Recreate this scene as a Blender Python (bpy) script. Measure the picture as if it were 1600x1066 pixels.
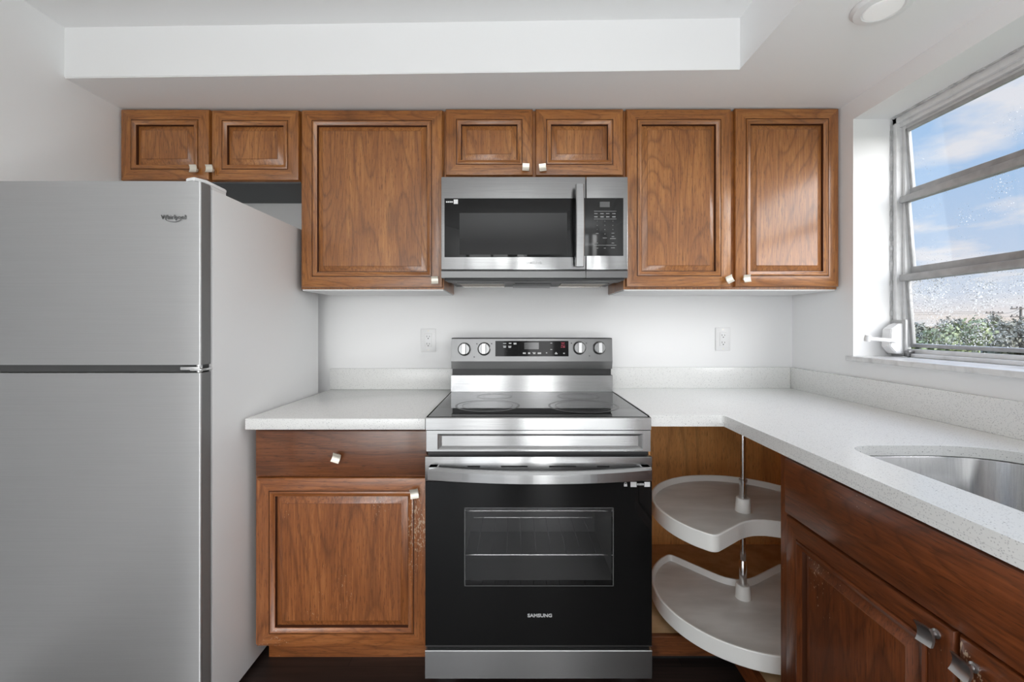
import bpy, bmesh, math, random
from mathutils import Vector, Matrix, geometry
random.seed(7)
S = bpy.context.scene
C = S.collection
PI = math.pi
for o in list(bpy.data.objects):
    bpy.data.objects.remove(o)

# ------------------------------------------------------------------ camera
FPX, VX, VY = 680.0, 805.0, 510.0          # focal length and vanishing point in pixels of the 1600x1066 frame
CAMZ = 1.22
cam = bpy.data.cameras.new('camera')
cam.sensor_fit = 'HORIZONTAL'
cam.sensor_width = 36.0
cam.lens = FPX / 1600 * 36
cam.shift_x = (800 - VX) / 1600
cam.shift_y = -(533 - VY) / 1600
cam.clip_start = 0.02
cam.clip_end = 500
camo = bpy.data.objects.new('camera', cam)
camo.location = (0, 0, CAMZ)
camo.rotation_euler = (PI / 2, 0, 0)
C.objects.link(camo)
S.camera = camo

# ------------------------------------------------------------------ world, added sky glow and fill, daylight, exposure
S.view_settings.view_transform = 'Standard'
S.view_settings.look = 'None'
S.view_settings.gamma = 1.0
S.view_settings.use_curve_mapping = False
S.view_settings.exposure = 0.0
S.cycles.max_bounces = 14
S.cycles.diffuse_bounces = 7
S.cycles.glossy_bounces = 6
S.cycles.transparent_max_bounces = 12
S.cycles.caustics_reflective = False
S.cycles.caustics_refractive = False


def srgb(r, g, b):
    f = lambda c: (c / 255) / 12.92 if c <= 10 else (((c / 255) + 0.055) / 1.055) ** 2.4
    return (f(r), f(g), f(b), 1)


def N(nt, t, **kw):
    n = nt.nodes.new(t)
    for k, v in kw.items():
        setattr(n, k, v)
    return n


def ramp(nt, stops, interp='LINEAR'):
    n = nt.nodes.new('ShaderNodeValToRGB')
    cr = n.color_ramp
    cr.interpolation = interp
    while len(cr.elements) > 1:
        cr.elements.remove(cr.elements[-1])
    cr.elements[0].position = stops[0][0]
    cr.elements[0].color = stops[0][1]
    for p, c in stops[1:]:
        e = cr.elements.new(p)
        e.color = c
    return n


def g(v):
    return (v, v, v, 1)


W = bpy.data.worlds.new('sky')
S.world = W
W.use_nodes = True
nt = W.node_tree
nt.nodes.clear()
L = nt.links.new
out = N(nt, 'ShaderNodeOutputWorld')
bg = N(nt, 'ShaderNodeBackground')
bg.inputs['Strength'].default_value = 1.0
L(bg.outputs[0], out.inputs[0])
tc = N(nt, 'ShaderNodeTexCoord')
sep = N(nt, 'ShaderNodeSeparateXYZ')
L(tc.outputs['Generated'], sep.inputs[0])
mr = N(nt, 'ShaderNodeMapRange')
mr.inputs['From Min'].default_value = -0.1
mr.inputs['From Max'].default_value = 0.9
L(sep.outputs['Z'], mr.inputs['Value'])
sky = ramp(nt, [(0.0, srgb(120, 122, 105)), (0.095, srgb(165, 160, 140)), (0.102, srgb(252, 238, 226)), (0.125, srgb(240, 236, 238)),
                (0.15, srgb(222, 231, 246)), (0.22, srgb(200, 221, 247)), (0.33, srgb(180, 212, 248)), (0.55, srgb(158, 200, 245)), (0.8, srgb(120, 170, 230)), (1.0, srgb(100, 150, 220))])
L(mr.outputs[0], sky.inputs[0])
# clouds live on a flat layer above the place
zz = N(nt, 'ShaderNodeMath', operation='ADD')
zz.inputs[1].default_value = 0.16
L(sep.outputs['Z'], zz.inputs[0])
dv = N(nt, 'ShaderNodeVectorMath', operation='DIVIDE')
cz = N(nt, 'ShaderNodeCombineXYZ')
for i in range(3):
    L(zz.outputs[0], cz.inputs[i])
L(tc.outputs['Generated'], dv.inputs[0])
L(cz.outputs[0], dv.inputs[1])
mp = N(nt, 'ShaderNodeMapping')
mp.inputs['Scale'].default_value = (1.0, 1.0, 0.0)
mp.inputs['Location'].default_value = (3.5, 0.65, 0)
L(dv.outputs[0], mp.inputs['Vector'])
nz = N(nt, 'ShaderNodeTexNoise')
nz.inputs['Scale'].default_value = 2.3
nz.inputs['Detail'].default_value = 6
nz.inputs['Roughness'].default_value = 0.52
L(mp.outputs[0], nz.inputs['Vector'])
cl = ramp(nt, [(0.47, g(0)), (0.62, g(0.9))])
L(nz.outputs['Fac'], cl.inputs[0])
mixc = N(nt, 'ShaderNodeMix', data_type='RGBA')
L(cl.outputs[0], mixc.inputs['Factor'])
L(sky.outputs[0], mixc.inputs['A'])
mixc.inputs['B'].default_value = srgb(243, 244, 249)
L(mixc.outputs['Result'], bg.inputs['Color'])
hi = N(nt, 'ShaderNodeMapRange', interpolation_type='SMOOTHSTEP')   # sky overhead brightened out of view, for more light through the window
hi.inputs['From Min'].default_value = 0.42
hi.inputs['From Max'].default_value = 0.75
hi.inputs['To Min'].default_value = 1.0
hi.inputs['To Max'].default_value = 4.0
L(sep.outputs['Z'], hi.inputs['Value'])
gd = N(nt, 'ShaderNodeVectorMath', operation='DOT_PRODUCT')   # bright patch added in the unseen sky, lighting the room through the window
L(tc.outputs['Generated'], gd.inputs[0])
gd.inputs[1].default_value = Vector((0.62, -0.72, 0.30)).normalized()
gl = N(nt, 'ShaderNodeMapRange', interpolation_type='SMOOTHSTEP')
gl.inputs['From Min'].default_value = 0.55
gl.inputs['From Max'].default_value = 0.97
gl.inputs['To Min'].default_value = 0.0
gl.inputs['To Max'].default_value = 8.5
L(gd.outputs['Value'], gl.inputs['Value'])
bg2 = N(nt, 'ShaderNodeBackground')
bg2.inputs['Color'].default_value = (1.0, 0.985, 0.965, 1)
L(gl.outputs[0], bg2.inputs['Strength'])
L(hi.outputs[0], bg.inputs['Strength'])
ads = N(nt, 'ShaderNodeAddShader')
L(bg.outputs[0], ads.inputs[0])
L(bg2.outputs[0], ads.inputs[1])
L(ads.outputs[0], out.inputs[0])


REAR = -2.2                                  # the wall behind the photographer, with the glazed opening that lights the kitchen
OPX0, OPX1, OPZ = -1.62, 0.60, 2.06  # opening widened leftwards so the added daylight lamp reaches the corner cabinet
day = bpy.data.lights.new('daylight_through_rear_opening', 'AREA')
day.shape = 'RECTANGLE'
day.size = OPX1 - OPX0 + 0.3
day.size_y = OPZ + 0.2
day.energy = 48
day.color = (0.965, 0.99, 1.0)
dayo = bpy.data.objects.new('daylight_through_rear_opening', day)
dayo.location = ((OPX0 + OPX1) / 2, REAR - 0.35, OPZ / 2 + 0.05)
dayo.rotation_euler = (PI / 2, 0, 0)         # emits towards +Y, into the room
dayo.rotation_euler = Vector((0, 1, 0)).to_track_quat('-Z', 'Z').to_euler()
C.objects.link(dayo)

for fx, fy, fz_, fe in ((0.45, -0.40, 0.50, 23), (-0.1, -0.9, 1.45, 15)):   # added unseen fill lamps facing the ceiling, to even out the walls
    fl = bpy.data.lights.new('added_fill_light', 'AREA')
    fl.shape = 'SQUARE'
    fl.size = 0.8
    fl.energy = fe
    fl.color = (0.955, 0.985, 1.0)
    flo = bpy.data.objects.new('added_fill_light', fl)
    flo.location = (fx, fy, fz_)
    flo.rotation_euler = (PI, 0, 0)
    C.objects.link(flo)

# ------------------------------------------------------------------ materials
MATS = {}


def mat(name, col, rough=0.5, metal=0.0, spec=0.5, coat=0.0, emit=None, estr=0.0, aniso=0.0, tangent=None):
    m = bpy.data.materials.new(name)
    m.use_nodes = True
    b = m.node_tree.nodes['Principled BSDF']
    b.inputs['Base Color'].default_value = col
    b.inputs['Roughness'].default_value = rough
    b.inputs['Metallic'].default_value = metal
    b.inputs['Specular IOR Level'].default_value = spec
    b.inputs['Coat Weight'].default_value = coat
    if coat:
        b.inputs['Coat Roughness'].default_value = 0.15
    if emit:
        b.inputs['Emission Color'].default_value = emit
        b.inputs['Emission Strength'].default_value = estr
    if aniso:
        b.inputs['Anisotropic'].default_value = aniso
        c = N(m.node_tree, 'ShaderNodeCombineXYZ')
        c.inputs[0].default_value, c.inputs[1].default_value, c.inputs[2].default_value = tangent
        m.node_tree.links.new(c.outputs[0], b.inputs['Tangent'])
    MATS[name] = m
    return m


def speck(m, scale, amt, dark, stretch=(1, 1, 1), lo=0.35, hi=0.65):
    """vary a material's base colour with a noise between its own colour and dark"""
    t = m.node_tree
    b = t.nodes['Principled BSDF']
    geo = N(t, 'ShaderNodeNewGeometry')
    mp = N(t, 'ShaderNodeMapping')
    mp.inputs['Scale'].default_value = stretch
    t.links.new(geo.outputs['Position'], mp.inputs['Vector'])
    n = N(t, 'ShaderNodeTexNoise')
    n.inputs['Scale'].default_value = scale
    n.inputs['Detail'].default_value = 3
    t.links.new(mp.outputs[0], n.inputs['Vector'])
    base = tuple(b.inputs['Base Color'].default_value)
    r = ramp(t, [(lo, dark), (hi, base)])
    t.links.new(n.outputs['Fac'], r.inputs[0])
    t.links.new(r.outputs[0], b.inputs['Base Color'])
    return m


def wood(name, axis, light, mid, dark, rough=0.36, wear=0.0, contour=26.0, coat=0.5):
    """stained cherry: contour-line cathedral grain, fine fibres, pores; axis = grain direction 0/1/2"""
    m = bpy.data.materials.new(name)
    m.use_nodes = True
    t = m.node_tree
    l = t.links.new
    b = t.nodes['Principled BSDF']
    geo = N(t, 'ShaderNodeNewGeometry')
    oi = N(t, 'ShaderNodeObjectInfo')
    off = N(t, 'ShaderNodeVectorMath', operation='SCALE')
    off.inputs[0].default_value = (17.3, 11.7, 23.1)
    l(oi.outputs['Random'], off.inputs['Scale'])
    add = N(t, 'ShaderNodeVectorMath', operation='ADD')
    l(geo.outputs['Position'], add.inputs[0])
    l(off.outputs[0], add.inputs[1])

    def noise(across, along, detail=3, rough_=0.5, dist=0.0):
        mp = N(t, 'ShaderNodeMapping')
        sc = [across] * 3
        sc[axis] = along
        mp.inputs['Scale'].default_value = sc
        l(add.outputs[0], mp.inputs['Vector'])
        n = N(t, 'ShaderNodeTexNoise')
        n.inputs['Scale'].default_value = 1.0
        n.inputs['Detail'].default_value = detail
        n.inputs['Roughness'].default_value = rough_
        n.inputs['Distortion'].default_value = dist
        l(mp.outputs[0], n.inputs['Vector'])
        return n.outputs['Fac']
    big = noise(4.2, 0.8, 2, 0.35)
    mul = N(t, 'ShaderNodeMath', operation='MULTIPLY')
    mul.inputs[1].default_value = contour
    l(big, mul.inputs[0])
    fr = N(t, 'ShaderNodeMath', operation='FRACT')
    l(mul.outputs[0], fr.inputs[0])
    lines = ramp(t, [(0.0, g(0.35)), (0.10, g(0.0)), (0.72, g(0.12)), (0.93, g(0.9)), (1.0, g(0.35))])
    l(fr.outputs[0], lines.inputs[0])
    fib = noise(160, 7, 2, 0.6)
    patch = noise(9, 2.2, 3, 0.5)
    tone = ramp(t, [(0.30, dark), (0.52, mid), (0.72, light)])
    m1 = N(t, 'ShaderNodeMath', operation='MULTIPLY_ADD')
    m1.inputs[1].default_value = 0.55
    l(fib, m1.inputs[0])
    m2 = N(t, 'ShaderNodeMath', operation='MULTIPLY')
    m2.inputs[1].default_value = 0.50
    l(patch, m2.inputs[0])
    l(m2.outputs[0], m1.inputs[2])
    l(m1.outputs[0], tone.inputs[0])
    mix = N(t, 'ShaderNodeMix', data_type='RGBA')
    k = N(t, 'ShaderNodeMath', operation='MULTIPLY')
    k.inputs[1].default_value = 0.55
    l(lines.outputs[0], k.inputs[0])
    l(k.outputs[0], mix.inputs['Factor'])
    l(tone.outputs[0], mix.inputs['A'])
    mix.inputs['B'].default_value = tuple(c * 0.62 for c in dark[:3]) + (1,)
    # short dark pores
    pore = noise(300, 26, 2, 0.6)
    pr = ramp(t, [(0.34, g(0.6)), (0.43, g(0.0))])
    l(pore, pr.inputs[0])
    mixp = N(t, 'ShaderNodeMix', data_type='RGBA')
    l(pr.outputs[0], mixp.inputs['Factor'])
    l(mix.outputs['Result'], mixp.inputs['A'])
    mixp.inputs['B'].default_value = tuple(c * 0.5 for c in dark[:3]) + (1,)
    res = mixp.outputs['Result']
    if wear:
        sp = noise(190, 90, 2, 0.7)
        ar = noise(4.5, 3.0, 2, 0.5)
        prod = N(t, 'ShaderNodeMath', operation='MULTIPLY')
        l(sp, prod.inputs[0])
        l(ar, prod.inputs[1])
        wr = ramp(t, [(0.445 - wear * 0.02, g(0)), (0.465 - wear * 0.02, g(0.8))])
        l(prod.outputs[0], wr.inputs[0])
        mw = N(t, 'ShaderNodeMix', data_type='RGBA')
        l(wr.outputs[0], mw.inputs['Factor'])
        l(res, mw.inputs['A'])
        mw.inputs['B'].default_value = srgb(196, 168, 140)
        res = mw.outputs['Result']
    l(res, b.inputs['Base Color'])
    b.inputs['Roughness'].default_value = rough
    b.inputs['Coat Weight'].default_value = coat
    b.inputs['Coat Roughness'].default_value = 0.16
    bump = N(t, 'ShaderNodeBump')
    bump.inputs['Strength'].default_value = 0.05
    bump.inputs['Distance'].default_value = 0.002
    l(fib, bump.inputs['Height'])
    l(bump.outputs[0], b.inputs['Normal'])
    MATS[name] = m
    return m


def glassmat(name, tint, refl=0.08, drops=0.0, rough=0.0):
    m = bpy.data.materials.new(name)
    m.use_nodes = True
    t = m.node_tree
    t.nodes.clear()
    l = t.links.new
    o = N(t, 'ShaderNodeOutputMaterial')
    tr = N(t, 'ShaderNodeBsdfTransparent')
    tr.inputs[0].default_value = tint
    gl = N(t, 'ShaderNodeBsdfGlossy')
    gl.inputs['Roughness'].default_value = rough
    fr = N(t, 'ShaderNodeFresnel')
    gb = N(t, 'ShaderNodeNewGeometry')               # same reflectance from both sides of the pane
    ior = N(t, 'ShaderNodeMapRange')
    ior.inputs['To Min'].default_value = 1.45
    ior.inputs['To Max'].default_value = 1 / 1.45
    l(gb.outputs['Backfacing'], ior.inputs['Value'])
    l(ior.outputs[0], fr.inputs['IOR'])
    sc = N(t, 'ShaderNodeMath', operation='MULTIPLY')
    sc.inputs[1].default_value = refl / 0.04
    sc.use_clamp = True
    l(fr.outputs[0], sc.inputs[0])
    mx = N(t, 'ShaderNodeMixShader')
    l(sc.outputs[0], mx.inputs[0])
    l(tr.outputs[0], mx.inputs[1])
    l(gl.outputs[0], mx.inputs[2])
    last = mx.outputs[0]
    if drops:
        geo = N(t, 'ShaderNodeNewGeometry')
        vo = N(t, 'ShaderNodeTexVoronoi')
        vo.inputs['Scale'].default_value = 210
        l(geo.outputs['Position'], vo.inputs['Vector'])
        sepc = N(t, 'ShaderNodeSeparateColor')
        l(vo.outputs['Color'], sepc.inputs[0])
        # each drop its own size; many cells stay empty, and drops gather in patches
        nz = N(t, 'ShaderNodeTexNoise')
        nz.inputs['Scale'].default_value = 7
        l(geo.outputs['Position'], nz.inputs['Vector'])
        a = N(t, 'ShaderNodeMath', operation='MULTIPLY')
        l(sepc.outputs[0], a.inputs[0])
        l(nz.outputs['Fac'], a.inputs[1])
        b2 = N(t, 'ShaderNodeMath', operation='MULTIPLY_ADD')
        b2.inputs[1].default_value = 1.3
        b2.inputs[2].default_value = -0.62 + 0.48 * drops
        l(a.outputs[0], b2.inputs[0])
        lt = N(t, 'ShaderNodeMath', operation='LESS_THAN')
        l(vo.outputs['Distance'], lt.inputs[0])
        l(b2.outputs[0], lt.inputs[1])
        df = N(t, 'ShaderNodeBsdfTranslucent')
        df.inputs[0].default_value = g(0.55)
        d2 = N(t, 'ShaderNodeBsdfTransparent')
        d2.inputs[0].default_value = g(0.55)
        dm = N(t, 'ShaderNodeMixShader')
        l(sepc.outputs[1], dm.inputs[0])
        l(df.outputs[0], dm.inputs[1])
        l(d2.outputs[0], dm.inputs[2])
        m2 = N(t, 'ShaderNodeMixShader')
        l(lt.outputs[0], m2.inputs[0])
        l(last, m2.inputs[1])
        l(dm.outputs[0], m2.inputs[2])
        last = m2.outputs[0]
    l(last, o.inputs[0])
    MATS[name] = m
    return m


paint = mat('wall_paint', g(0.84), 0.55, spec=0.3)
ceilp = mat('ceiling_paint', g(0.84), 0.7, spec=0.2)
WL, WM, WD = srgb(182, 123, 65), srgb(155, 97, 46), srgb(118, 69, 30)
wood_v = wood('cherry_vertical', 2, WL, WM, WD)
wood_x = wood('cherry_horizontal', 0, WL, WM, WD)
LL, LM, LD = srgb(178, 114, 66), srgb(150, 89, 46), srgb(114, 64, 31)
base_v = wood('worn_cherry_vertical', 2, LL, LM, LD, wear=1.1, contour=16)
base_x = wood('worn_cherry_horizontal', 0, LL, LM, LD, wear=1.0)
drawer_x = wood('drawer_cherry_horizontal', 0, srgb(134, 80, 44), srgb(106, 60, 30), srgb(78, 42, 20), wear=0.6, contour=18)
SL, SM, SD = srgb(134, 73, 37), srgb(108, 55, 25), srgb(80, 39, 16)  # redder cherry, darkened in colour for faces turned from the window light
sink_v = wood('shaded_red_cherry_vertical', 2, SL, SM, SD, wear=2.6)
sink_y = wood('shaded_red_cherry_horizontal', 1, SL, SM, SD, wear=0.6)
glaze = mat('dark_glaze', srgb(72, 38, 20), 0.4)
bevel_shade = mat('bevel_shade_line', srgb(108, 62, 32), 0.4)  # painted shade line that makes the panel bevel read under frontal light
ply = wood('cabinet_interior_ply', 2, srgb(240, 186, 120), srgb(232, 170, 102), srgb(216, 154, 90), rough=0.45, contour=6, coat=0.1)
deckm = speck(mat('cabinet_deck_ply', srgb(205, 175, 135), 0.5), 14, 1, srgb(180, 148, 108))
melamine = mat('white_melamine', g(0.72), 0.4)
steel = speck(mat('brushed_steel', g(0.44), 0.24, 1.0, aniso=0.9, tangent=(0, 0, 1)), 1.0, 1, g(0.39), (6, 6, 700))
steelf = speck(mat('fridge_steel', g(0.64), 0.44, 1.0, aniso=0.9, tangent=(0, 0, 1)), 1.0, 1, g(0.61), (5, 5, 900))
steeld = mat('dark_steel', g(0.22), 0.3, 1.0)
sinkst = speck(mat('sink_steel', g(0.60), 0.26, 1.0, aniso=0.7, tangent=(0, 0, 1)), 1.0, 1, g(0.52), (300, 300, 6))
chrome = mat('chrome', g(0.75), 0.12, 1.0)
nickel = mat('satin_nickel', srgb(232, 226, 212), 0.38, 0.55)
nickeld = mat('brushed_nickel', g(0.62), 0.3, 1.0)
blackg = mat('black_glass', g(0.006), 0.04, spec=0.4)
blackp = mat('black_plastic', g(0.012), 0.4)
cookg = mat('ceramic_glass', g(0.008), 0.03, spec=0.62)
ringm = mat('burner_print', g(0.07), 0.25)
ringd = speck(mat('burner_film', g(0.06), 0.2), 60, 1, g(0.02))
fridgew = mat('fridge_side_enamel', g(0.74), 0.38)
white = mat('white_plastic', g(0.78), 0.35)
trayw = mat('tray_plastic', srgb(238, 237, 233), 0.38)
trayf = speck(mat('tray_scuffed_floor', srgb(230, 228, 224), 0.42), 5, 1, srgb(212, 209, 204), (1.0, 3.0, 1.0))
doorside = mat('painted_door_edge', g(0.17), 0.5)
rubber = mat('grey_gasket', g(0.06), 0.6)
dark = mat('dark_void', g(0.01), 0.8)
printw = mat('white_print', g(0.62), 0.5)
printg = mat('grey_print', g(0.30), 0.5)
printr = mat('red_print', srgb(150, 40, 60), 0.5)
sticker = mat('white_sticker', g(0.8), 0.5)
lcd = mat('grey_display', g(0.10), 0.12)
lcdd = mat('dark_display', g(0.022), 0.1)
meshm = mat('window_mesh_film', g(0.016), 0.05, spec=0.4)
filterm = speck(mat('grease_filter_mesh', srgb(190, 180, 165), 0.45, 0.6), 300, 1, srgb(90, 80, 70))
alu = speck(mat('window_aluminium', g(0.42), 0.5, 0.25), 30, 1, g(0.34))  # sash aluminium darkened in its colour for a backlit look
aluw = speck(mat('painted_frame', g(0.70), 0.5), 25, 1, g(0.62), lo=0.3, hi=0.5)
caulk = speck(mat('old_caulk', g(0.55), 0.7), 35, 1, g(0.36))
marble = speck(mat('sill_marble', g(0.76), 0.25), 9, 1, g(0.55), (1, 2, 1), 0.3, 0.5)
enamel = mat('oven_cavity_enamel', g(0.40), 0.3)
shelfch = mat('rack_chrome', g(0.8), 0.25, 0.9)
pane_hi = glassmat('clear_pane', g(0.97), 0.04, 0.20)
pane_mid = glassmat('speckled_pane', g(0.97), 0.04, 0.33)
pane_lo = glassmat('rain_spotted_pane', g(0.96), 0.04, 0.95)
ovenglass = glassmat('tinted_oven_pane', g(0.74), 0.07)
lens = mat('lamp_lens', g(0.8), 0.5, emit=(1, 0.97, 0.93, 1), estr=0.15)
lens_on = mat('lamp_lens_lit', g(0.8), 0.5, emit=(1, 0.96, 0.9, 1), estr=9.0)

# quartz: white with grey flecks
quartz = mat('white_quartz', g(0.72), 0.22)
t = quartz.node_tree
b = t.nodes['Principled BSDF']
geo = N(t, 'ShaderNodeNewGeometry')
cols = srgb(229, 229, 227)
prev = None
for sc, lo, hi, c in ((260, 0.17, 0.30, g(0.50)), (135, 0.085, 0.125, g(0.24)), (210, 0.06, 0.1, g(0.92))):
    v = N(t, 'ShaderNodeTexVoronoi')
    v.inputs['Scale'].default_value = sc
    t.links.new(geo.outputs['Position'], v.inputs['Vector'])
    sc_ = N(t, 'ShaderNodeSeparateColor')
    t.links.new(v.outputs['Color'], sc_.inputs[0])
    ad = N(t, 'ShaderNodeMath', operation='MULTIPLY_ADD')
    ad.inputs[1].default_value = 0.22
    t.links.new(sc_.outputs[0], ad.inputs[0])
    t.links.new(v.outputs['Distance'], ad.inputs[2])
    r = ramp(t, [(lo + 0.09, g(0.8)), (hi + 0.09, g(0))])
    t.links.new(ad.outputs[0], r.inputs[0])
    mx = N(t, 'ShaderNodeMix', data_type='RGBA')
    t.links.new(r.outputs[0], mx.inputs['Factor'])
    if prev is None:
        mx.inputs['A'].default_value = cols
    else:
        t.links.new(prev, mx.inputs['A'])
    mx.inputs['B'].default_value = c
    prev = mx.outputs['Result']
t.links.new(prev, b.inputs['Base Color'])

# dark wood floor boards running along X
floorm = mat('dark_floor_boards', srgb(44, 34, 30), 0.38)
t = floorm.node_tree
b = t.nodes['Principled BSDF']
geo = N(t, 'ShaderNodeNewGeometry')
br = N(t, 'ShaderNodeTexBrick')
br.inputs['Scale'].default_value = 1.0
br.inputs['Brick Width'].default_value = 1.2
br.inputs['Row Height'].default_value = 0.13
br.inputs['Mortar Size'].default_value = 0.0015
br.inputs['Color1'].default_value = srgb(58, 45, 40)
br.inputs['Color2'].default_value = srgb(42, 32, 29)
br.inputs['Mortar'].default_value = srgb(18, 14, 12)
t.links.new(geo.outputs['Position'], br.inputs['Vector'])
mp = N(t, 'ShaderNodeMapping')
mp.inputs['Scale'].default_value = (3, 70, 1)
t.links.new(geo.outputs['Position'], mp.inputs['Vector'])
n = N(t, 'ShaderNodeTexNoise')
n.inputs['Scale'].default_value = 1
t.links.new(mp.outputs[0], n.inputs['Vector'])
r = ramp(t, [(0.3, g(0.55)), (0.7, g(1.25))])
t.links.new(n.outputs['Fac'], r.inputs[0])
mx = N(t, 'ShaderNodeMix', data_type='RGBA', blend_type='MULTIPLY')
mx.inputs['Factor'].default_value = 1
t.links.new(br.outputs['Color'], mx.inputs['A'])
t.links.new(r.outputs[0], mx.inputs['B'])
t.links.new(mx.outputs['Result'], b.inputs['Base Color'])

# ------------------------------------------------------------------ mesh helpers
ORG = {}


def rbox(bm, x0, x1, y0, y1, z0, z1, bev=0.0, seg=2, mi=0):
    vs = [bm.verts.new((x, y, z)) for x in (x0, x1) for y in (y0, y1) for z in (z0, z1)]
    fs = [(0, 1, 3, 2), (4, 6, 7, 5), (0, 4, 5, 1), (2, 3, 7, 6), (0, 2, 6, 4), (1, 5, 7, 3)]
    faces = [bm.faces.new([vs[i] for i in f]) for f in fs]
    for f in faces:
        f.material_index = mi
    if bev > 0:
        es = list({e for f in faces for e in f.edges})
        bmesh.ops.bevel(bm, geom=es, offset=bev, segments=seg, profile=0.5, affect='EDGES', clamp_overlap=True)
    return bm


def prism(bm, pts, a0, a1, axis='x', mi=0):
    """closed polygon swept between a0 and a1: axis x -> pts are (y,z); y -> (x,z); z -> (x,y)"""
    def P(p, a):
        return {'x': (a, p[0], p[1]), 'y': (p[0], a, p[1]), 'z': (p[0], p[1], a)}[axis]
    A = [bm.verts.new(P(p, a0)) for p in pts]
    B = [bm.verts.new(P(p, a1)) for p in pts]
    fs = [bm.faces.new(A), bm.faces.new(B[::-1])]
    k = len(pts)
    for i in range(k):
        fs.append(bm.faces.new((A[i], A[(i + 1) % k], B[(i + 1) % k], B[i])))
    for f in fs:
        f.material_index = mi
    return bm


def loops(bm, rings, close_first=False, close_last=True, mi=0):
    """rings of equal point counts, skinned in order"""
    R = [[bm.verts.new(p) for p in ring] for ring in rings]
    k = len(rings[0])
    for a, b_ in zip(R, R[1:]):
        for i in range(k):
            f = bm.faces.new((a[i], a[(i + 1) % k], b_[(i + 1) % k], b_[i]))
            f.material_index = mi
    if close_first:
        bm.faces.new(R[0]).material_index = mi
    if close_last:
        bm.faces.new(R[-1]).material_index = mi
    return R


def lathe(bm, prof, loc, direction=(0, 0, 1), seg=32, mi=0):
    """profile (r, h) turned about direction, closed at both ends"""
    q = Vector((0, 0, 1)).rotation_difference(Vector(direction).normalized())
    loc = Vector(loc)
    rings = [[loc + q @ Vector((r_ * math.cos(2 * PI * i / seg), r_ * math.sin(2 * PI * i / seg), h)) for i in range(seg)] for r_, h in prof]
    loops(bm, rings, True, True, mi)
    return bm


def tube(bm, pts, r_, seg=10):
    pts = [Vector(p) for p in pts]
    rings = []
    for i, p in enumerate(pts):
        d = (pts[min(i + 1, len(pts) - 1)] - pts[max(i - 1, 0)]).normalized()
        up = Vector((0, 0, 1)) if abs(d.z) < 0.9 else Vector((1, 0, 0))
        u = d.cross(up).normalized()
        v = d.cross(u).normalized()
        rings.append([p + r_ * (u * math.cos(2 * PI * k / seg) + v * math.sin(2 * PI * k / seg)) for k in range(seg)])
    loops(bm, rings, True, True)
    return bm


def fillet(pts, radii, seg=8):
    outp = []
    n_ = len(pts)
    for i in range(n_):
        p, a, c = Vector(pts[i]), Vector(pts[i - 1]), Vector(pts[(i + 1) % n_])
        r_ = radii[i]
        if r_ <= 0:
            outp.append(tuple(p))
            continue
        u, v = (a - p), (c - p)
        lu, lv = u.length, v.length
        u.normalize()
        v.normalize()
        ang = u.angle(v)
        tl = min(r_ / math.tan(ang / 2), lu * 0.49, lv * 0.49)
        s, e = p + u * tl, p + v * tl
        for k in range(seg + 1):
            w = k / seg
            q = s * (1 - w) ** 2 + p * 2 * w * (1 - w) + e * w * w
            outp.append((q.x, q.y))
    return outp


def smooth(me, ang=35):
    for p in me.polygons:
        p.use_smooth = True
    me.set_sharp_from_angle(angle=math.radians(ang))


def finish(name, bm, mats, parent=None, sm=True, recalc=True):
    if recalc:
        bmesh.ops.recalc_face_normals(bm, faces=bm.faces)
    me = bpy.data.meshes.new(name)
    org = ORG[parent.name] if parent else None
    if parent:
        bmesh.ops.translate(bm, verts=bm.verts, vec=-org)
    bm.to_mesh(me)
    bm.free()
    if not isinstance(mats, (list, tuple)):
        mats = [mats]
    for m in mats:
        me.materials.append(m)
    if sm:
        smooth(me)
    o = bpy.data.objects.new(name, me)
    C.objects.link(o)
    if parent:
        o.parent = parent
        ORG[o.name] = org
    else:
        ORG[o.name] = Vector((0, 0, 0))
    return o


def BM():
    return bmesh.new()


def box(name, dims, m, parent=None, bev=0.0, seg=2):
    return finish(name, rbox(BM(), *dims, bev, seg), m, parent)


def thing(name, label, cat, loc, group=None):
    o = bpy.data.objects.new(name, None)
    o.empty_display_size = 0.1
    C.objects.link(o)
    o.location = loc
    ORG[o.name] = Vector(loc)
    o['label'] = label
    o['category'] = cat
    if group:
        o['group'] = group
    return o


def tag(o, label, cat, group=None):
    o['label'] = label
    o['category'] = cat
    if group:
        o['group'] = group
    return o


def rebase(o, loc):
    """move a single-mesh thing's origin to loc without moving the mesh"""
    loc = Vector(loc)
    o.data.transform(Matrix.Translation(-loc))
    o.location = loc
    ORG[o.name] = loc
    return o


def struct(o, label=None):
    o['kind'] = 'structure'
    if label:
        o['label'] = label
    return o


def text_bm(s, size, origin, U, V, Nn, thick=0.0004, align='CENTER', bold=0.0, xs=1.0):
    cu = bpy.data.curves.new('lettering', 'FONT')
    cu.body = s
    cu.size = size
    cu.align_x = align
    cu.align_y = 'CENTER'
    cu.extrude = thick
    cu.offset = bold
    cu.resolution_u = 3
    ob = bpy.data.objects.new('lettering', cu)
    C.objects.link(ob)
    dg = bpy.context.evaluated_depsgraph_get()
    me = bpy.data.meshes.new_from_object(ob.evaluated_get(dg))
    bpy.data.objects.remove(ob)
    bm = BM()
    bm.from_mesh(me)
    bpy.data.meshes.remove(me)
    O, U, V, Nn = Vector(origin), Vector(U), Vector(V), Vector(Nn)
    for v in bm.verts:
        v.co = O + U * v.co.x * xs + V * v.co.y + Nn * v.co.z
    return bm


def join_bm(dst, src):
    me = bpy.data.meshes.new('tmp')
    src.to_mesh(me)
    dst.from_mesh(me)
    bpy.data.meshes.remove(me)
    src.free()


XU, ZU, FN = (1, 0, 0), (0, 0, 1), (0, -1, 0)        # a front facing the camera

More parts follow.
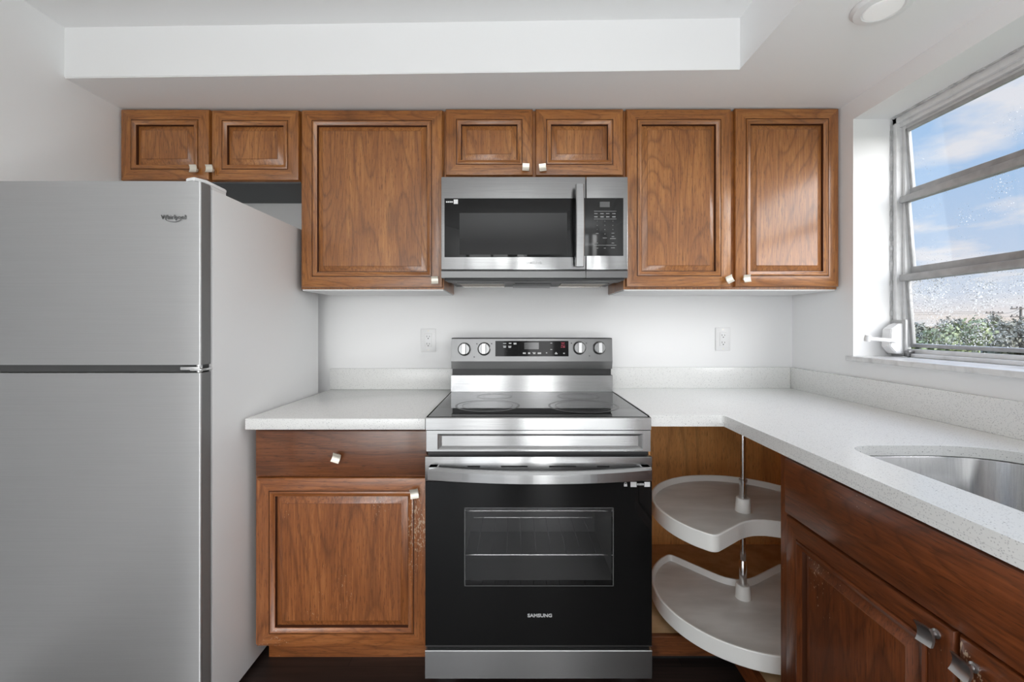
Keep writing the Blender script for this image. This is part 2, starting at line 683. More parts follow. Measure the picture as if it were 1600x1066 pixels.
# ------------------------------------------------------------------ room shell
XL, XR, YB = -1.68, 1.38, 2.168
ZC, ZS = 2.334, 2.146                              # tray ceiling and dropped border
WY1, WY0, WZ0, WZ1 = 1.777, 0.55, 1.10, 2.066       # window hole in the right wall
WT = 0.22                                           # right wall thickness

struct(box('floor', (XL - 0.1, XR + WT, REAR - 0.1, YB + 0.1, -0.06, 0.0), floorm), 'dark brown wood plank floor')
struct(box('wall_back', (XL - 0.1, XR + WT, YB, YB + 0.12, 0, 2.5), paint), 'white painted back wall behind the range')
struct(box('wall_left', (XL - 0.12, XL, REAR - 0.1, YB, 0, 2.5), paint), 'white painted wall left of the fridge')
bm = BM()
rbox(bm, XR, XR + WT, REAR - 0.1, YB, 0, WZ0 - 0.022)
rbox(bm, XR, XR + WT, REAR - 0.1, YB, WZ1, 2.5)
rbox(bm, XR, XR + WT, WY1, YB, WZ0 - 0.022, WZ1)
rbox(bm, XR, XR + WT, REAR - 0.1, WY0, WZ0 - 0.022, WZ1)
struct(finish('wall_right', bm, paint, sm=False), 'white painted wall holding the awning window')
bm = BM()
rbox(bm, XL, OPX0, REAR - 0.1, REAR, 0, 2.5)
rbox(bm, OPX1, XR, REAR - 0.1, REAR, 0, 2.5)
rbox(bm, OPX0, OPX1, REAR - 0.1, REAR, OPZ, 2.5)
struct(finish('wall_rear', bm, paint, sm=False))
bm = BM()
rbox(bm, OPX0, OPX0 + 0.05, REAR - 0.09, REAR - 0.01, 0.0, OPZ)
rbox(bm, OPX1 - 0.05, OPX1, REAR - 0.09, REAR - 0.01, 0.0, OPZ)
rbox(bm, OPX0, OPX1, REAR - 0.09, REAR - 0.01, OPZ - 0.05, OPZ)
rbox(bm, -0.15, 0.20, REAR - 0.09, REAR - 0.01, 0.0, OPZ - 0.05)
rbox(bm, -0.76, -0.68, REAR - 0.09, REAR - 0.01, 0.0, OPZ - 0.05)
struct(finish('door_1', bm, aluw, sm=False))
# ceiling: the tray, with the dropped border along the back and right walls
bm = BM()
prism(bm, [(XL, REAR), (XR, REAR), (XR, YB), (XL, YB)], ZC, ZC + 0.1, 'z')
SYL, SYR, SX = 1.622, 1.572, 0.812
prism(bm, [(XL, SYL), (SX, SYR), (SX, REAR), (XR, REAR), (XR, YB), (XL, YB)], ZS, ZC, 'z')
bmesh.ops.bevel(bm, geom=[e for e in bm.edges if abs(e.verts[0].co.z - ZS) < 1e-4 and abs(e.verts[1].co.z - ZS) < 1e-4 and max(abs(v.co.x - SX) if abs(e.verts[0].co.x - e.verts[1].co.x) < 0.01 else abs(v.co.y - 1.6) for v in e.verts) < 0.06], offset=0.003, segments=2, affect='EDGES')
struct(finish('ceiling', bm, ceilp, sm=False), 'white tray ceiling with a dropped border')

# ------------------------------------------------------------------ window
win = bpy.data.objects.new('window_1', None)
win.location = (XR + 0.16, WY1, WZ0)
C.objects.link(win)
ORG[win.name] = Vector(win.location)
struct(win, 'three-lite aluminium awning window over the sink')
FX0, FX1 = XR + 0.158, XR + 0.205
bm = BM()                                           # fixed frame, jamb steps and head steps
rbox(bm, FX0, FX1, WY1 - 0.022, WY1 - 0.001, WZ0, WZ1, 0.002)
rbox(bm, FX0 + 0.022, FX1, WY1 - 0.036, WY1 - 0.022, WZ0, WZ1, 0.002)
rbox(bm, FX0, FX1, WY0 + 0.001, WY0 + 0.022, WZ0, WZ1, 0.002)
rbox(bm, FX0, FX1, WY0, WY1, WZ1 - 0.028, WZ1 - 0.001, 0.002)
rbox(bm, FX0 + 0.012, FX1, WY0, WY1, WZ1 - 0.044, WZ1 - 0.028, 0.002)
rbox(bm, FX0 + 0.026, FX1, WY0, WY1, WZ1 - 0.056, WZ1 - 0.044, 0.002)
rbox(bm, FX0 - 0.004, FX1, WY0, WY1, WZ0, WZ0 + 0.014, 0.002)
rbox(bm, FX0 + 0.018, FX1, WY0, WY1, WZ0 + 0.014, WZ0 + 0.03, 0.002)
finish('window_frame', bm, aluw, win)
bm = BM()                                           # lumpy old sealant along jamb and head
for i in range(46):
    z0 = WZ0 + 0.02 + i * (WZ1 - WZ0 - 0.03) / 46
    w = 0.003 + random.random() * 0.004
    rbox(bm, FX0 - 0.006 - w * 0.6, FX0 + 0.001, WY1 - w, WY1 + 0.0005, z0, z0 + 0.0225, 0.002, 1)
for i in range(52):
    y0 = WY0 + 0.01 + i * (WY1 - WY0 - 0.02) / 52
    w = 0.003 + random.random() * 0.004
    rbox(bm, FX0 - 0.006 - w, FX0 + 0.001, y0, y0 + 0.0245, WZ1 - w, WZ1 + 0.0005, 0.002, 1)
finish('sealant', bm, caulk, win)
SZ = [WZ1 - 0.058, 1.725, 1.412, WZ0 + 0.032]
TILT = math.radians(4.5)
for k, pm in enumerate((pane_hi, pane_mid, pane_lo)):
    zt, zb = SZ[k], SZ[k + 1] + 0.004
    hx = FX0 + 0.018
    y0, y1 = WY0 + 0.026, WY1 - 0.040
    h = zt - zb
    rot = Matrix.Translation((hx, 0, zt)) @ Matrix.Rotation(-TILT, 4, 'Y') @ Matrix.Translation((-hx, 0, -zt))
    bm = BM()
    rbox(bm, hx, hx + 0.014, y0, y0 + 0.018, zb, zt, 0.002)
    rbox(bm, hx, hx + 0.014, y1 - 0.012, y1, zb, zt, 0.002)
    rbox(bm, hx, hx + 0.014, y0, y1, zt - 0.014, zt, 0.002)
    rl = 0.040 if k < 2 else 0.014
    rbox(bm, hx - 0.002, hx + 0.018, y0, y1, zb, zb + rl, 0.003)
    bm.transform(rot)
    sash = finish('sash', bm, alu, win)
    bm = BM()
    rbox(bm, hx + 0.006, hx + 0.009, y0 + 0.014, y1 - 0.010, zb + rl - 0.004, zt - 0.014)
    bm.transform(rot)
    finish('glass_pane', bm, pm, sash, sm=False)
# inner fixed meeting bars between the sashes, seen on the room side
for k in (1, 2):
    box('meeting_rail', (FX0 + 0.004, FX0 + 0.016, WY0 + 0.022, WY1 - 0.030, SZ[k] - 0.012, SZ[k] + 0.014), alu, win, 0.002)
bm = BM()
rbox(bm, XR - 0.022, FX0 + 0.01, WY0 - 0.03, WY1 + 0.016, WZ0 - 0.021, WZ0 - 0.001, 0.004)
# notch ends of the sill stay inside the wall
finish('window_sill', bm, marble, win)
# crank operator
bm = BM()
prism(bm, [(FX0 - 0.004, WZ0 + 0.012), (FX0 - 0.004, WZ0 + 0.135), (FX0 - 0.028, WZ0 + 0.128), (FX0 - 0.056, WZ0 + 0.108), (FX0 - 0.060, WZ0 + 0.04), (FX0 - 0.036, WZ0 + 0.012)], WY1 - 0.062, WY1 - 0.018, 'y')
bmesh.ops.bevel(bm, geom=list(bm.edges), offset=0.003, segments=2, affect='EDGES')
ch = finish('crank_box', bm, white, win)
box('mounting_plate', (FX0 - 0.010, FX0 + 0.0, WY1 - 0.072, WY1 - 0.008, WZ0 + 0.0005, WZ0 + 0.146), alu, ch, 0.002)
bm = BM()
tube(bm, [(FX0 - 0.04, WY1 - 0.062, WZ0 + 0.062), (FX0 - 0.062, WY1 - 0.072, WZ0 + 0.064), (FX0 - 0.160, WY1 - 0.080, WZ0 + 0.072)], 0.0075)
lathe(bm, [(0.005, -0.012), (0.010, -0.011), (0.011, 0.0), (0.010, 0.013), (0.004, 0.014)], (FX0 - 0.165, WY1 - 0.081, WZ0 + 0.073), (0, -0.2, 1), 16)
finish('crank_handle', bm, white, ch)
bm = BM()
rbox(bm, FX0 - 0.012, FX0 + 0.012, WY1 - 0.09, WY1 - 0.066, WZ0 + 0.0005, WZ0 + 0.026, 0.003)
finish('latch', bm, steeld, win)

# ------------------------------------------------------------------ cabinet doors and knobs
PROFILE = [(0.0, 0.0), (0.0, 0.0135), (0.0025, 0.0175), (0.008, 0.0195), (0.044, 0.0195), (0.0445, 0.0172), (0.0468, 0.0172), (0.0475, 0.0215), (0.052, 0.0235), (0.057, 0.0215),
           (0.0605, 0.0180), (0.065, 0.0170), (0.0662, 0.0060), (0.0700, 0.0060)]
GLAZED = {4, 5, 11, 12}
PANEL = [(0.0680, 0.0055), (0.0685, 0.0075), (0.0895, 0.0168), (0.0905, 0.0182)]


def rect_loop(w, h, t_, d, O, U, Nn):
    pts = [(t_, t_), (w - t_, t_), (w - t_, h - t_), (t_, h - t_)]
    return [O + U * u + Vector((0, 0, 1)) * v + Nn * d for u, v in pts]


def door(parent, O, U, Nn, w, h, mv, mh, knob=None, krot=0.0, sc=1.0, knob_m=None):
    """raised-panel door; O its lower corner on the cabinet face, U along its width, Nn outwards"""
    O, U, Nn = Vector(O), Vector(U), Vector(Nn)
    bm = BM()
    prev = None
    for i, (t_, d) in enumerate(PROFILE):
        cur = [bm.verts.new(p) for p in rect_loop(w, h, t_ * sc, d, O, U, Nn)]
        if prev:
            for s in range(4):
                f = bm.faces.new((prev[s], prev[(s + 1) % 4], cur[(s + 1) % 4], cur[s]))
                f.material_index = 2 if (i - 1) in GLAZED else (1 if s in (0, 2) else 0)
        else:
            bm.faces.new(cur)
        prev = cur
    d_ = finish('door', bm, [mv, mh, glaze], parent)
    bm = BM()
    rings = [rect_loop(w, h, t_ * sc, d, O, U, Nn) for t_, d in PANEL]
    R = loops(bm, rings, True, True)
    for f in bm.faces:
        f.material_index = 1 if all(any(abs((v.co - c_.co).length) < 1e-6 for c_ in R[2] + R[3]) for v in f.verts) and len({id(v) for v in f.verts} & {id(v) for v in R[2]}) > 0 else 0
    finish('raised_panel', bm, [mv, bevel_shade], d_)
    if knob:
        make_knob(d_, O + U * knob[0] + Vector((0, 0, knob[1])) + Nn * 0.0195, Nn, krot, knob_m)
    return d_


def make_knob(parent, P, Nn, rot=0.0, m=None, size=0.031):
    """square dished knob on a stem"""
    Nn = Vector(Nn)
    U = Nn.cross(Vector((0, 0, 1))).normalized()
    V = Vector((0, 0, 1))
    q = Matrix.Rotation(rot, 3, Nn)
    U, V = q @ U, q @ V
    P = Vector(P)
    bm = BM()
    lathe(bm, [(0.008, 0.0), (0.008, 0.002), (0.0045, 0.004), (0.0045, 0.017)], P, Nn, 14)
    k = 7
    h = size / 2
    front, back = {}, {}
    for i in range(k):
        for j in range(k):
            a, b_ = -1 + 2 * i / (k - 1), -1 + 2 * j / (k - 1)
            bow = 0.0055 * (b_ * b_)             # the plate curls outwards at two ends
            base = P + U * a * h * 0.92 + V * b_ * h
            back[i, j] = bm.verts.new(base + Nn * (0.016 + bow))
            front[i, j] = bm.verts.new(base + Nn * (0.0205 + bow))
    for i in range(k - 1):
        for j in range(k - 1):
            bm.faces.new([front[i, j], front[i + 1, j], front[i + 1, j + 1], front[i, j + 1]])
            bm.faces.new([back[i, j], back[i, j + 1], back[i + 1, j + 1], back[i + 1, j]])
    rim = [(i, 0) for i in range(k - 1)] + [(k - 1, j) for j in range(k - 1)] + [(i, k - 1) for i in range(k - 1, 0, -1)] + [(0, j) for j in range(k - 1, 0, -1)]
    for a, b_ in zip(rim, rim[1:] + rim[:1]):
        bm.faces.new([front[a], back[a], back[b_], front[b_]])
    return finish('knob', bm, m or nickel, parent)


# ------------------------------------------------------------------ wall cabinets
SU = 370.0                                           # pixels per metre at the door faces
YF = 1.860                                           # face frame; the doors stand in front of it


def ux(px):
    return (px - VX) / SU


def uz(py):
    return CAMZ + (VY - py) / SU


def wall_cabinet(label, x0, x1, zb, doors, under=None):
    c = thing('wall_cabinet', label, 'cabinet', ((x0 + x1) / 2, YB - 0.002, zb), 'wall cabinets along the back wall')
    bm = BM()
    rbox(bm, x0 + 0.001, x1 - 0.001, YF, YB - 0.002, zb + 0.006, 2.140, 0.001, 1)
    finish('carcass', bm, wood_v, c)
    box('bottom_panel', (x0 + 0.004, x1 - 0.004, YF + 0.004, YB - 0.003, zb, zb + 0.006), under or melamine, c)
    for (p0, p1, q0, q1, kn, kr) in doors:
        xa, xb, za, zb_ = ux(p0), ux(p1), uz(q1), uz(q0)
        door(c, (xa, YF, za), XU, FN, xb - xa, zb_ - za, wood_v, wood_x, (ux(kn[0]) * 1.0 - xa, uz(kn[1]) - za), kr)
    return c


wall_cabinet('short two-door cherry wall cabinet above the refrigerator', -1.676, -0.9145, 1.832,
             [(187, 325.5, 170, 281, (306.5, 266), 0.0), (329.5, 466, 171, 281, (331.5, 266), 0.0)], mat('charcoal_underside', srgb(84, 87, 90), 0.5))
wall_cabinet('tall single-door cherry wall cabinet between the refrigerator and the microwave', -0.9145, -0.3035, 1.372,
             [(470.5, 691, 171, 449, (680.5, 438.5), 0.05)])
wall_cabinet('short two-door cherry wall cabinet directly above the microwave', -0.3035, 0.461, 1.832,
             [(696, 832.5, 169.5, 273.5, (821.5, 264), -0.05), (837, 974.5, 169.5, 273.5, (847.5, 264.5), 0.12)])
wall_cabinet('tall two-door cherry wall cabinet in the corner beside the window', 0.461, 1.374, 1.372,
             [(979, 1143.5, 169.5, 448, (1137, 437), 0.45), (1149.5, 1312, 168.5, 448, (1164, 436), 0.1)])

# ------------------------------------------------------------------ microwave
MS, MY = 384.0, 1.771


def mx_(px):
    return (px - VX) / MS


def mz_(py):
    return CAMZ + (VY - py) / MS


mw = thing('microwave', 'stainless over-the-range microwave with black window mounted under short cabinet', 'microwave', (0.078, YB - 0.01, 1.418))
X0, X1 = mx_(689), mx_(980)
X0, X1 = -0.3015, 0.4585
XS = mx_(915.5)
box('body', (X0 + 0.006, X1 - 0.006, MY + 0.03, YB - 0.003, 1.424, 1.828), steeld, mw, 0.002)
md = box('door', (X0, XS - 0.0012, MY, MY + 0.032, mz_(421.5), 1.8285), steel, mw, 0.003)
box('window_glass', (mx_(694.5), mx_(899), MY - 0.0015, MY + 0.004, mz_(402), mz_(310)), blackg, md, 0.001)
box('window_screen', (mx_(718), mx_(886), MY - 0.0019, MY - 0.0013, mz_(398), mz_(333)), meshm, md)
bm = BM()                                            # bowed vertical bar handle
ring = []
zt, zb = mz_(291), mz_(418)
for i in range(17):
    w = i / 16
    z = zt + (zb - zt) * w
    bow = 0.030 + 0.014 * math.sin(PI * w)
    hw = 0.0165
    yy = MY - bow
    xc = mx_(904.5)
    ring.append([(xc - hw, yy + 0.016, z), (xc - hw, yy + 0.003, z), (xc - hw + 0.003, yy, z), (xc + hw - 0.003, yy, z), (xc + hw, yy + 0.003, z), (xc + hw, yy + 0.016, z)])
loops(bm, ring, True, True)
rbox(bm, xc - 0.012, xc + 0.012, MY - 0.03, MY + 0.002, zt - 0.028, zt - 0.006, 0.002)
rbox(bm, xc - 0.012, xc + 0.012, MY - 0.03, MY + 0.002, zb + 0.006, zb + 0.028, 0.002)
finish('handle', bm, steel, md)
join = text_bm('SAMSUNG', 0.0135, (mx_(834), MY - 0.0004, mz_(411)), XU, ZU, FN, 0.0005, bold=0.0004, xs=1.05)
o = finish('logo_lettering', join, printw, md, sm=False)
o['label'] = 'pale raised lettering under the window'
bm = BM()
rbox(bm, mx_(709), mx_(715.6), MY - 0.0026, MY - 0.0014, mz_(319), mz_(312))
finish('sticker', bm, sticker, md, sm=False)
bm = BM()
for i in range(4):
    rbox(bm, mx_(697 + i * 2.8), mx_(699.2 + i * 2.8), MY - 0.0021, MY - 0.0014, mz_(317), mz_(314.5))
finish('sticker_lettering', bm, printw, md, sm=False)
cp = box('control_panel', (XS + 0.0012, X1, MY, MY + 0.032, mz_(421.5), 1.8285), steel, mw, 0.003)
box('panel_glass', (mx_(911.5), mx_(974), MY - 0.0016, MY + 0.004, mz_(400), mz_(309.5)), mat('smudged_black_glass', g(0.012), 0.1), cp, 0.001)
box('display', (mx_(937), mx_(952.5), MY - 0.0022, MY - 0.0012, mz_(324), mz_(315.5)), lcd, cp)
bm = BM()
for y_ in (330.3, 342.4, 383.4):                    # printed rules
    rbox(bm, mx_(928), mx_(963), MY - 0.0020, MY - 0.0014, mz_(y_ + 0.25), mz_(y_ - 0.25))
for y_, hh in ((334, 1.0), (339, 1.6)):
    for k, x_ in enumerate((931, 940.5, 949.5, 959)):
        rbox(bm, mx_(x_ - 2.6), mx_(x_ + 2.6), MY - 0.0020, MY - 0.0014, mz_(y_ + hh * 0.5), mz_(y_ - hh * 0.5))
rows = [('1', '2', '3'), ('4', '5', '6'), ('7', '8', '9')]
for r_, y_ in enumerate((346, 352.5, 359)):
    for k, x_ in enumerate((933, 945, 957.5)):
        join_bm(bm, text_bm(rows[r_][k], 0.0062, (mx_(x_), MY - 0.0017, mz_(y_)), XU, ZU, FN, 0.0002))
join_bm(bm, text_bm('0', 0.0062, (mx_(945), MY - 0.0017, mz_(366)), XU, ZU, FN, 0.0002))
for x_, y_, w_ in ((933, 365, 4), (957.5, 364.5, 4.5), (945, 372, 6.5), (957.5, 370, 4), (957.5, 373, 9), (933, 380, 2.5), (957.5, 380, 4), (933, 388, 3), (945, 388, 3), (957.5, 387.5, 6)):
    rbox(bm, mx_(x_ - w_ / 2), mx_(x_ + w_ / 2), MY - 0.0020, MY - 0.0014, mz_(y_ + 0.4), mz_(y_ - 0.4))
finish('keypad_lettering', bm, printg, cp, sm=False)
bm = BM()
prism(bm, [(MY + 0.004, mz_(421.8)), (MY + 0.001, mz_(424)), (MY + 0.004, mz_(434)), (MY + 0.05, mz_(434.5)), (MY + 0.05, mz_(421.8))], X0, XS - 0.0012)
prism(bm, [(MY + 0.004, mz_(421.8)), (MY + 0.001, mz_(424)), (MY + 0.004, mz_(434)), (MY + 0.05, mz_(434.5)), (MY + 0.05, mz_(421.8))], XS + 0.0012, X1)
finish('lower_trim', bm, mat('dark_trim_steel', g(0.16), 0.35, 1.0), mw, sm=False)
box('underside', (X0 + 0.012, X1 - 0.012, MY + 0.052, YB - 0.01, 1.416, 1.424), mat('underside_grey', g(0.06), 0.45), mw)
box('front_vent', (X0 + 0.012, X1 - 0.012, MY + 0.012, MY + 0.12, 1.408, 1.420), blackp, mw, 0.002)
for xa, xb in ((X0 + 0.05, X0 + 0.25), (X1 - 0.25, X1 - 0.05)):
    bm = BM()
    rbox(bm, xa, xb, MY + 0.14, YB - 0.06, 1.410, 1.417, 0.001, 1)
    for y_ in (MY + 0.14, YB - 0.075):
        rbox(bm, xa - 0.004, xb + 0.004, y_, y_ + 0.015, 1.407, 1.417, mi=1)
    finish('grease_filter', bm, [filterm, chrome], mw, sm=False)
box('lamp_cover', (X0 + 0.30, X1 - 0.30, MY + 0.13, MY + 0.24, 1.406, 1.417), blackp, mw, 0.002)
mw.rotation_euler = (0, 0, 0)
box('duct_plate', (X0 + 0.29, X1 - 0.29, MY + 0.26, YB - 0.03, 1.408, 1.417), steeld, mw, 0.002)

# ------------------------------------------------------------------ range
RS, RY = 466.0, 1.459


def rx(px, s=RS):
    return (px - VX) / s


def rz(py, s=RS):
    return CAMZ + (VY - py) / s


rg = thing('electric_range', 'stainless freestanding electric range with black glass oven door and smooth cooktop', 'range', (0.078, 1.8, 0))
R0, R1 = -0.300, 0.456
GX = 0.0035
bm = BM()
WOY = RY + 0.045                                      # behind the oven door
rbox(bm, R0 + 0.004, R0 + 0.10, WOY, 2.10, 0.03, 0.898)                       # walls round the oven cavity
rbox(bm, R1 - 0.10, R1 - 0.004, WOY, 2.10, 0.03, 0.898)
rbox(bm, R0 + 0.10, R1 - 0.10, WOY, 2.10, 0.70, 0.898)
rbox(bm, R0 + 0.10, R1 - 0.10, WOY, 2.10, 0.03, 0.30)
rbox(bm, R0 + 0.10, R1 - 0.10, 1.95, 2.10, 0.30, 0.70)
rbox(bm, R0 + 0.03, R0 + 0.09, 1.52, 1.58, 0.0, 0.03)
rbox(bm, R1 - 0.09, R1 - 0.03, 1.52, 1.58, 0.0, 0.03)
rbox(bm, R0 + 0.03, R0 + 0.09, 2.0, 2.06, 0.0, 0.03)
rbox(bm, R1 - 0.09, R1 - 0.03, 2.0, 2.06, 0.0, 0.03)
finish('body', bm, enamel, rg, sm=False)
# cooktop: steel front nosing, side trims, ceramic glass
CT = rz(652.5)
bm = BM()
prism(bm, [(RY, rz(672)), (RY, CT - 0.003), (RY + 0.003, CT), (RY + 0.012, CT), (RY + 0.012, rz(672))], R0, R1)
rbox(bm, R0, R0 + 0.004, RY + 0.012, 2.03, rz(672), CT)
rbox(bm, R1 - 0.004, R1, RY + 0.012, 2.03, rz(672), CT)
ct = finish('cooktop_trim', bm, steel, rg, sm=False)
ck = box('cooktop', (R0 + 0.004, R1 - 0.004, RY + 0.012, 2.03, 0.899, CT - 0.0006), cookg, rg)


def annulus(bm, cx, cy, r0, r1, z, seg=64, mi=0):
    a = [bm.verts.new((cx + r0 * math.cos(2 * PI * i / seg), cy + r0 * math.sin(2 * PI * i / seg), z)) for i in range(seg)]
    c = [bm.verts.new((cx + r1 * math.cos(2 * PI * i / seg), cy + r1 * math.sin(2 * PI * i / seg), z)) for i in range(seg)]
    for i in range(seg):
        bm.faces.new((a[i], a[(i + 1) % seg], c[(i + 1) % seg], c[i])).material_index = mi


for cx, cy, ra in ((-0.107, 1.685, 0.125), (0.262, 1.675, 0.135), (0.275, 1.905, 0.092), (-0.09, 1.905, 0.078)):
    bm = BM()
    annulus(bm, cx, cy, ra - 0.009, ra, CT - 0.0003)
    annulus(bm, cx, cy, ra - 0.030, ra - 0.027, CT - 0.0003)
    finish('burner_ring', bm, ringm, ck, sm=False)
# back guard
BY = 2.032
BSc = 335.0
bz = lambda py, s=BSc: CAMZ + (VY - py) / s
bx = lambda px, s=BSc: (px - VX) / s
bm = BM()
prism(bm, [(BY, CT), (BY + 0.004, bz(587)), (BY + 0.06, bz(587)), (BY + 0.06, CT)], R0, R1)
sp = finish('splash_panel', bm, steel, rg, sm=False)
box('vent_recess', (R0 + 0.004, R1 - 0.004, BY + 0.022, BY + 0.06, bz(587) + 0.0005, bz(576)), blackp, rg)
bm = BM()
TOPZ = bz(528.5)
prism(bm, [(BY + 0.002, bz(565)), (BY + 0.012, TOPZ - 0.004), (BY + 0.016, TOPZ), (BY + 0.075, TOPZ), (BY + 0.075, bz(587)), (BY + 0.06, bz(587)), (BY + 0.06, bz(577)), (BY + 0.012, bz(577)), (BY + 0.003, bz(566))], R0 + 0.001, R1 - 0.001)
bg_ = finish('backguard', bm, mat('satin_fascia_steel', g(0.23), 0.34, 1.0, aniso=0.8, tangent=(0, 0, 1)), rg, sm=False)
# the display and knobs lie on the slightly leaning fascia
fa = Vector((0, BY + 0.002, bz(565)))
fb = Vector((0, BY + 0.012, TOPZ - 0.004))
FV = (fb - fa).normalized()
FNn = Vector((0, -FV.z, FV.y))


def fpt(px, py):
    z = bz(py, 334.0)
    k = (z - fa.z) / (fb.z - fa.z)
    return Vector((bx(px, 334.0), fa.y + (fb.y - fa.y) * k, z))


def fplate(bm, p0, p1, q0, q1, lift, thick=0.001):
    a, b_ = fpt(p0, q1), fpt(p1, q0)
    rings = []
    for d in (lift - thick, lift):
        rings.append([Vector((a.x, a.y, a.z)) + FNn * d, Vector((b_.x, a.y, a.z)) + FNn * d, Vector((b_.x, b_.y, b_.z)) + FNn * d, Vector((a.x, b_.y, b_.z)) + FNn * d])
    loops(bm, rings, True, True)


bm = BM()
fplate(bm, 774, 888.5, 533, 557, 0.0012, 0.003)
cd = finish('control_display', bm, mat('display_black_glass', g(0.008), 0.06, spec=0.12), bg_, sm=False)
bm = BM()
fplate(bm, 819, 842, 535.5, 546, 0.0017, 0.0004)
finish('clock_screen', bm, lcdd, cd, sm=False)
bm = BM()
for x0, x1, y0, y1 in ((786, 791, 536.5, 537.5), (795, 799, 536, 537.5), (802.5, 807, 536, 538.5), (786, 791, 540.6, 541.3), (786.5, 790.5, 542, 543.4), (794, 799, 540.8, 541.6), (794.5, 798.5, 542.2, 543.6),
                       (817, 821.5, 551, 553.2), (825, 828.5, 550.8, 553.4), (832, 837, 550.8, 551.6), (833, 836.5, 552, 553.4), (840, 845.5, 551, 553.4), (853, 855, 551, 552.2), (860, 863, 536, 536.8), (860, 863, 546, 546.8),
                       (867, 868.5, 552, 553.6), (868, 869.6, 550.6, 552), (869, 871, 552, 553.6), (880, 882.5, 551.6, 553)):
    bm = BM()
    fplate(bm, x0, x1, y0, y1, 0.0016, 0.0003)
    finish('key_lettering', bm, printw, cd, sm=False)
bm = BM()
for x0, x1, y0, y1 in ((876.5, 883, 535.4, 536), (877.5, 882, 536.6, 537.6), (877, 879.5, 539, 540.6), (880, 883, 539.2, 540), (879.5, 883, 541.2, 543.6), (876.5, 878.5, 542, 543.4)):
    fplate(bm, x0, x1, y0, y1, 0.0016, 0.0003)
finish('red_control_lettering', bm, printr, cd, sm=False)
for i, (px, py) in enumerate(((725.5, 546), (756.5, 545.5), (905.5, 544), (936.5, 544))):
    P = fpt(px, py)
    bm = BM()
    lathe(bm, [(0.031, 0.0), (0.031, 0.004), (0.0285, 0.006), (0.0265, 0.016), (0.0245, 0.018)], P, FNn, 36)
    kn = finish('knob', bm, mat('knob_steel_%d' % i, g(0.26), 0.3, 1.0), bg_)
    bm = BM()
    U = Vector((1, 0, 0))
    for a0 in (0,):
        rings = []
        for d, hw, hh in ((0.017, 0.0095, 0.0255), (0.030, 0.0085, 0.0245), (0.032, 0.0070, 0.023)):
            c0 = P + FNn * d
            rings.append([c0 - U * hw - FV * hh, c0 + U * hw - FV * hh, c0 + U * hw + FV * hh, c0 - U * hw + FV * hh])
        loops(bm, rings, True, True)
    finish('knob_grip', bm, nickeld, kn, sm=False)
for px, py in ((745, 537.5), (768, 537.3), (741, 558), (893, 536.5), (916.5, 536.5), (921, 556.3)):
    finish('burner_mark', lathe(BM(), [(0.003, -0.001), (0.003, 0.0006)], fpt(px, py), FNn, 10), blackp, bg_, sm=False)
# fascia under the nosing with its pressed recess
bm = BM()
fx0, fx1, fz0, fz1 = R0 + 0.001, R1 - 0.001, rz(706), rz(672.8)
ix0, ix1, iz0, iz1 = rx(685), rx(1003.5), rz(702), rz(679.5)
FY = RY + 0.001
rings = []
for x0, x1, z0, z1, y in ((fx0, fx1, fz0, fz1, FY + 0.02), (fx0, fx1, fz0, fz1, FY + 0.001), (fx0 + 0.001, fx1 - 0.001, fz0 + 0.001, fz1 - 0.001, FY), (ix0 - 0.003, ix1 + 0.003, iz0 - 0.003, iz1 + 0.003, FY), (ix0, ix1, iz0, iz1, FY + 0.002),
                          (ix0 + 0.010, ix1 - 0.010, iz0 + 0.008, iz1 - 0.007, FY + 0.011)):
    rings.append([(x0, y, z0), (x1, y, z0), (x1, y, z1), (x0, y, z1)])
loops(bm, rings, True, True)
finish('front_panel', bm, steel, rg, sm=False)
box('door_gap', (R0 + 0.004, R1 - 0.004, RY + 0.018, RY + 0.044, rz(716), rz(705)), blackp, rg)
# oven door
DY = RY - 0.010
DS = FPX / DY
dx = lambda px: rx(px, DS)
dz = lambda py: rz(py, DS)
D0, D1 = R0 - 0.0005, R1 + 0.0005
wx0, wx1, wz0, wz1 = dx(725.5), dx(959), dz(916.5), dz(793.5)
od = box('oven_door', (D0, D1, DY, DY + 0.04, dz(752.5), dz(714)), steel, rg, 0.002)
od['label'] = 'stainless top rail of the oven door'
bm = BM()
zb0, zt0 = dz(1009), dz(753)
rbox(bm, D0 + 0.001, wx0, DY + 0.001, DY + 0.036, zb0, zt0)
rbox(bm, wx1, D1 - 0.001, DY + 0.001, DY + 0.036, zb0, zt0)
rbox(bm, wx0, wx1, DY + 0.001, DY + 0.036, zb0, wz0)
rbox(bm, wx0, wx1, DY + 0.001, DY + 0.036, wz1, zt0)
finish('door_glass', bm, blackg, od, sm=False)
box('oven_window', (wx0, wx1, DY + 0.0015, DY + 0.006, wz0, wz1), ovenglass, od)
bm = BM()
for a0, a1, c0, c1 in ((wx0, wx0 + 0.003, wz0, wz1), (wx1 - 0.003, wx1, wz0, wz1), (wx0, wx1, wz0, wz0 + 0.002), (wx0, wx1, wz1 - 0.002, wz1)):
    rbox(bm, a0, a1, DY + 0.0007, DY + 0.0014, c0, c1)
finish('window_border', bm, mat('window_border_print', g(0.12), 0.2), od, sm=False)
box('door_bottom_trim', (D0 + 0.001, D1 - 0.001, DY + 0.0005, DY + 0.036, dz(1010.8), dz(1009)), steeld, od)
bm = BM()                                             # bowed handle bar with standoffs
ring = []
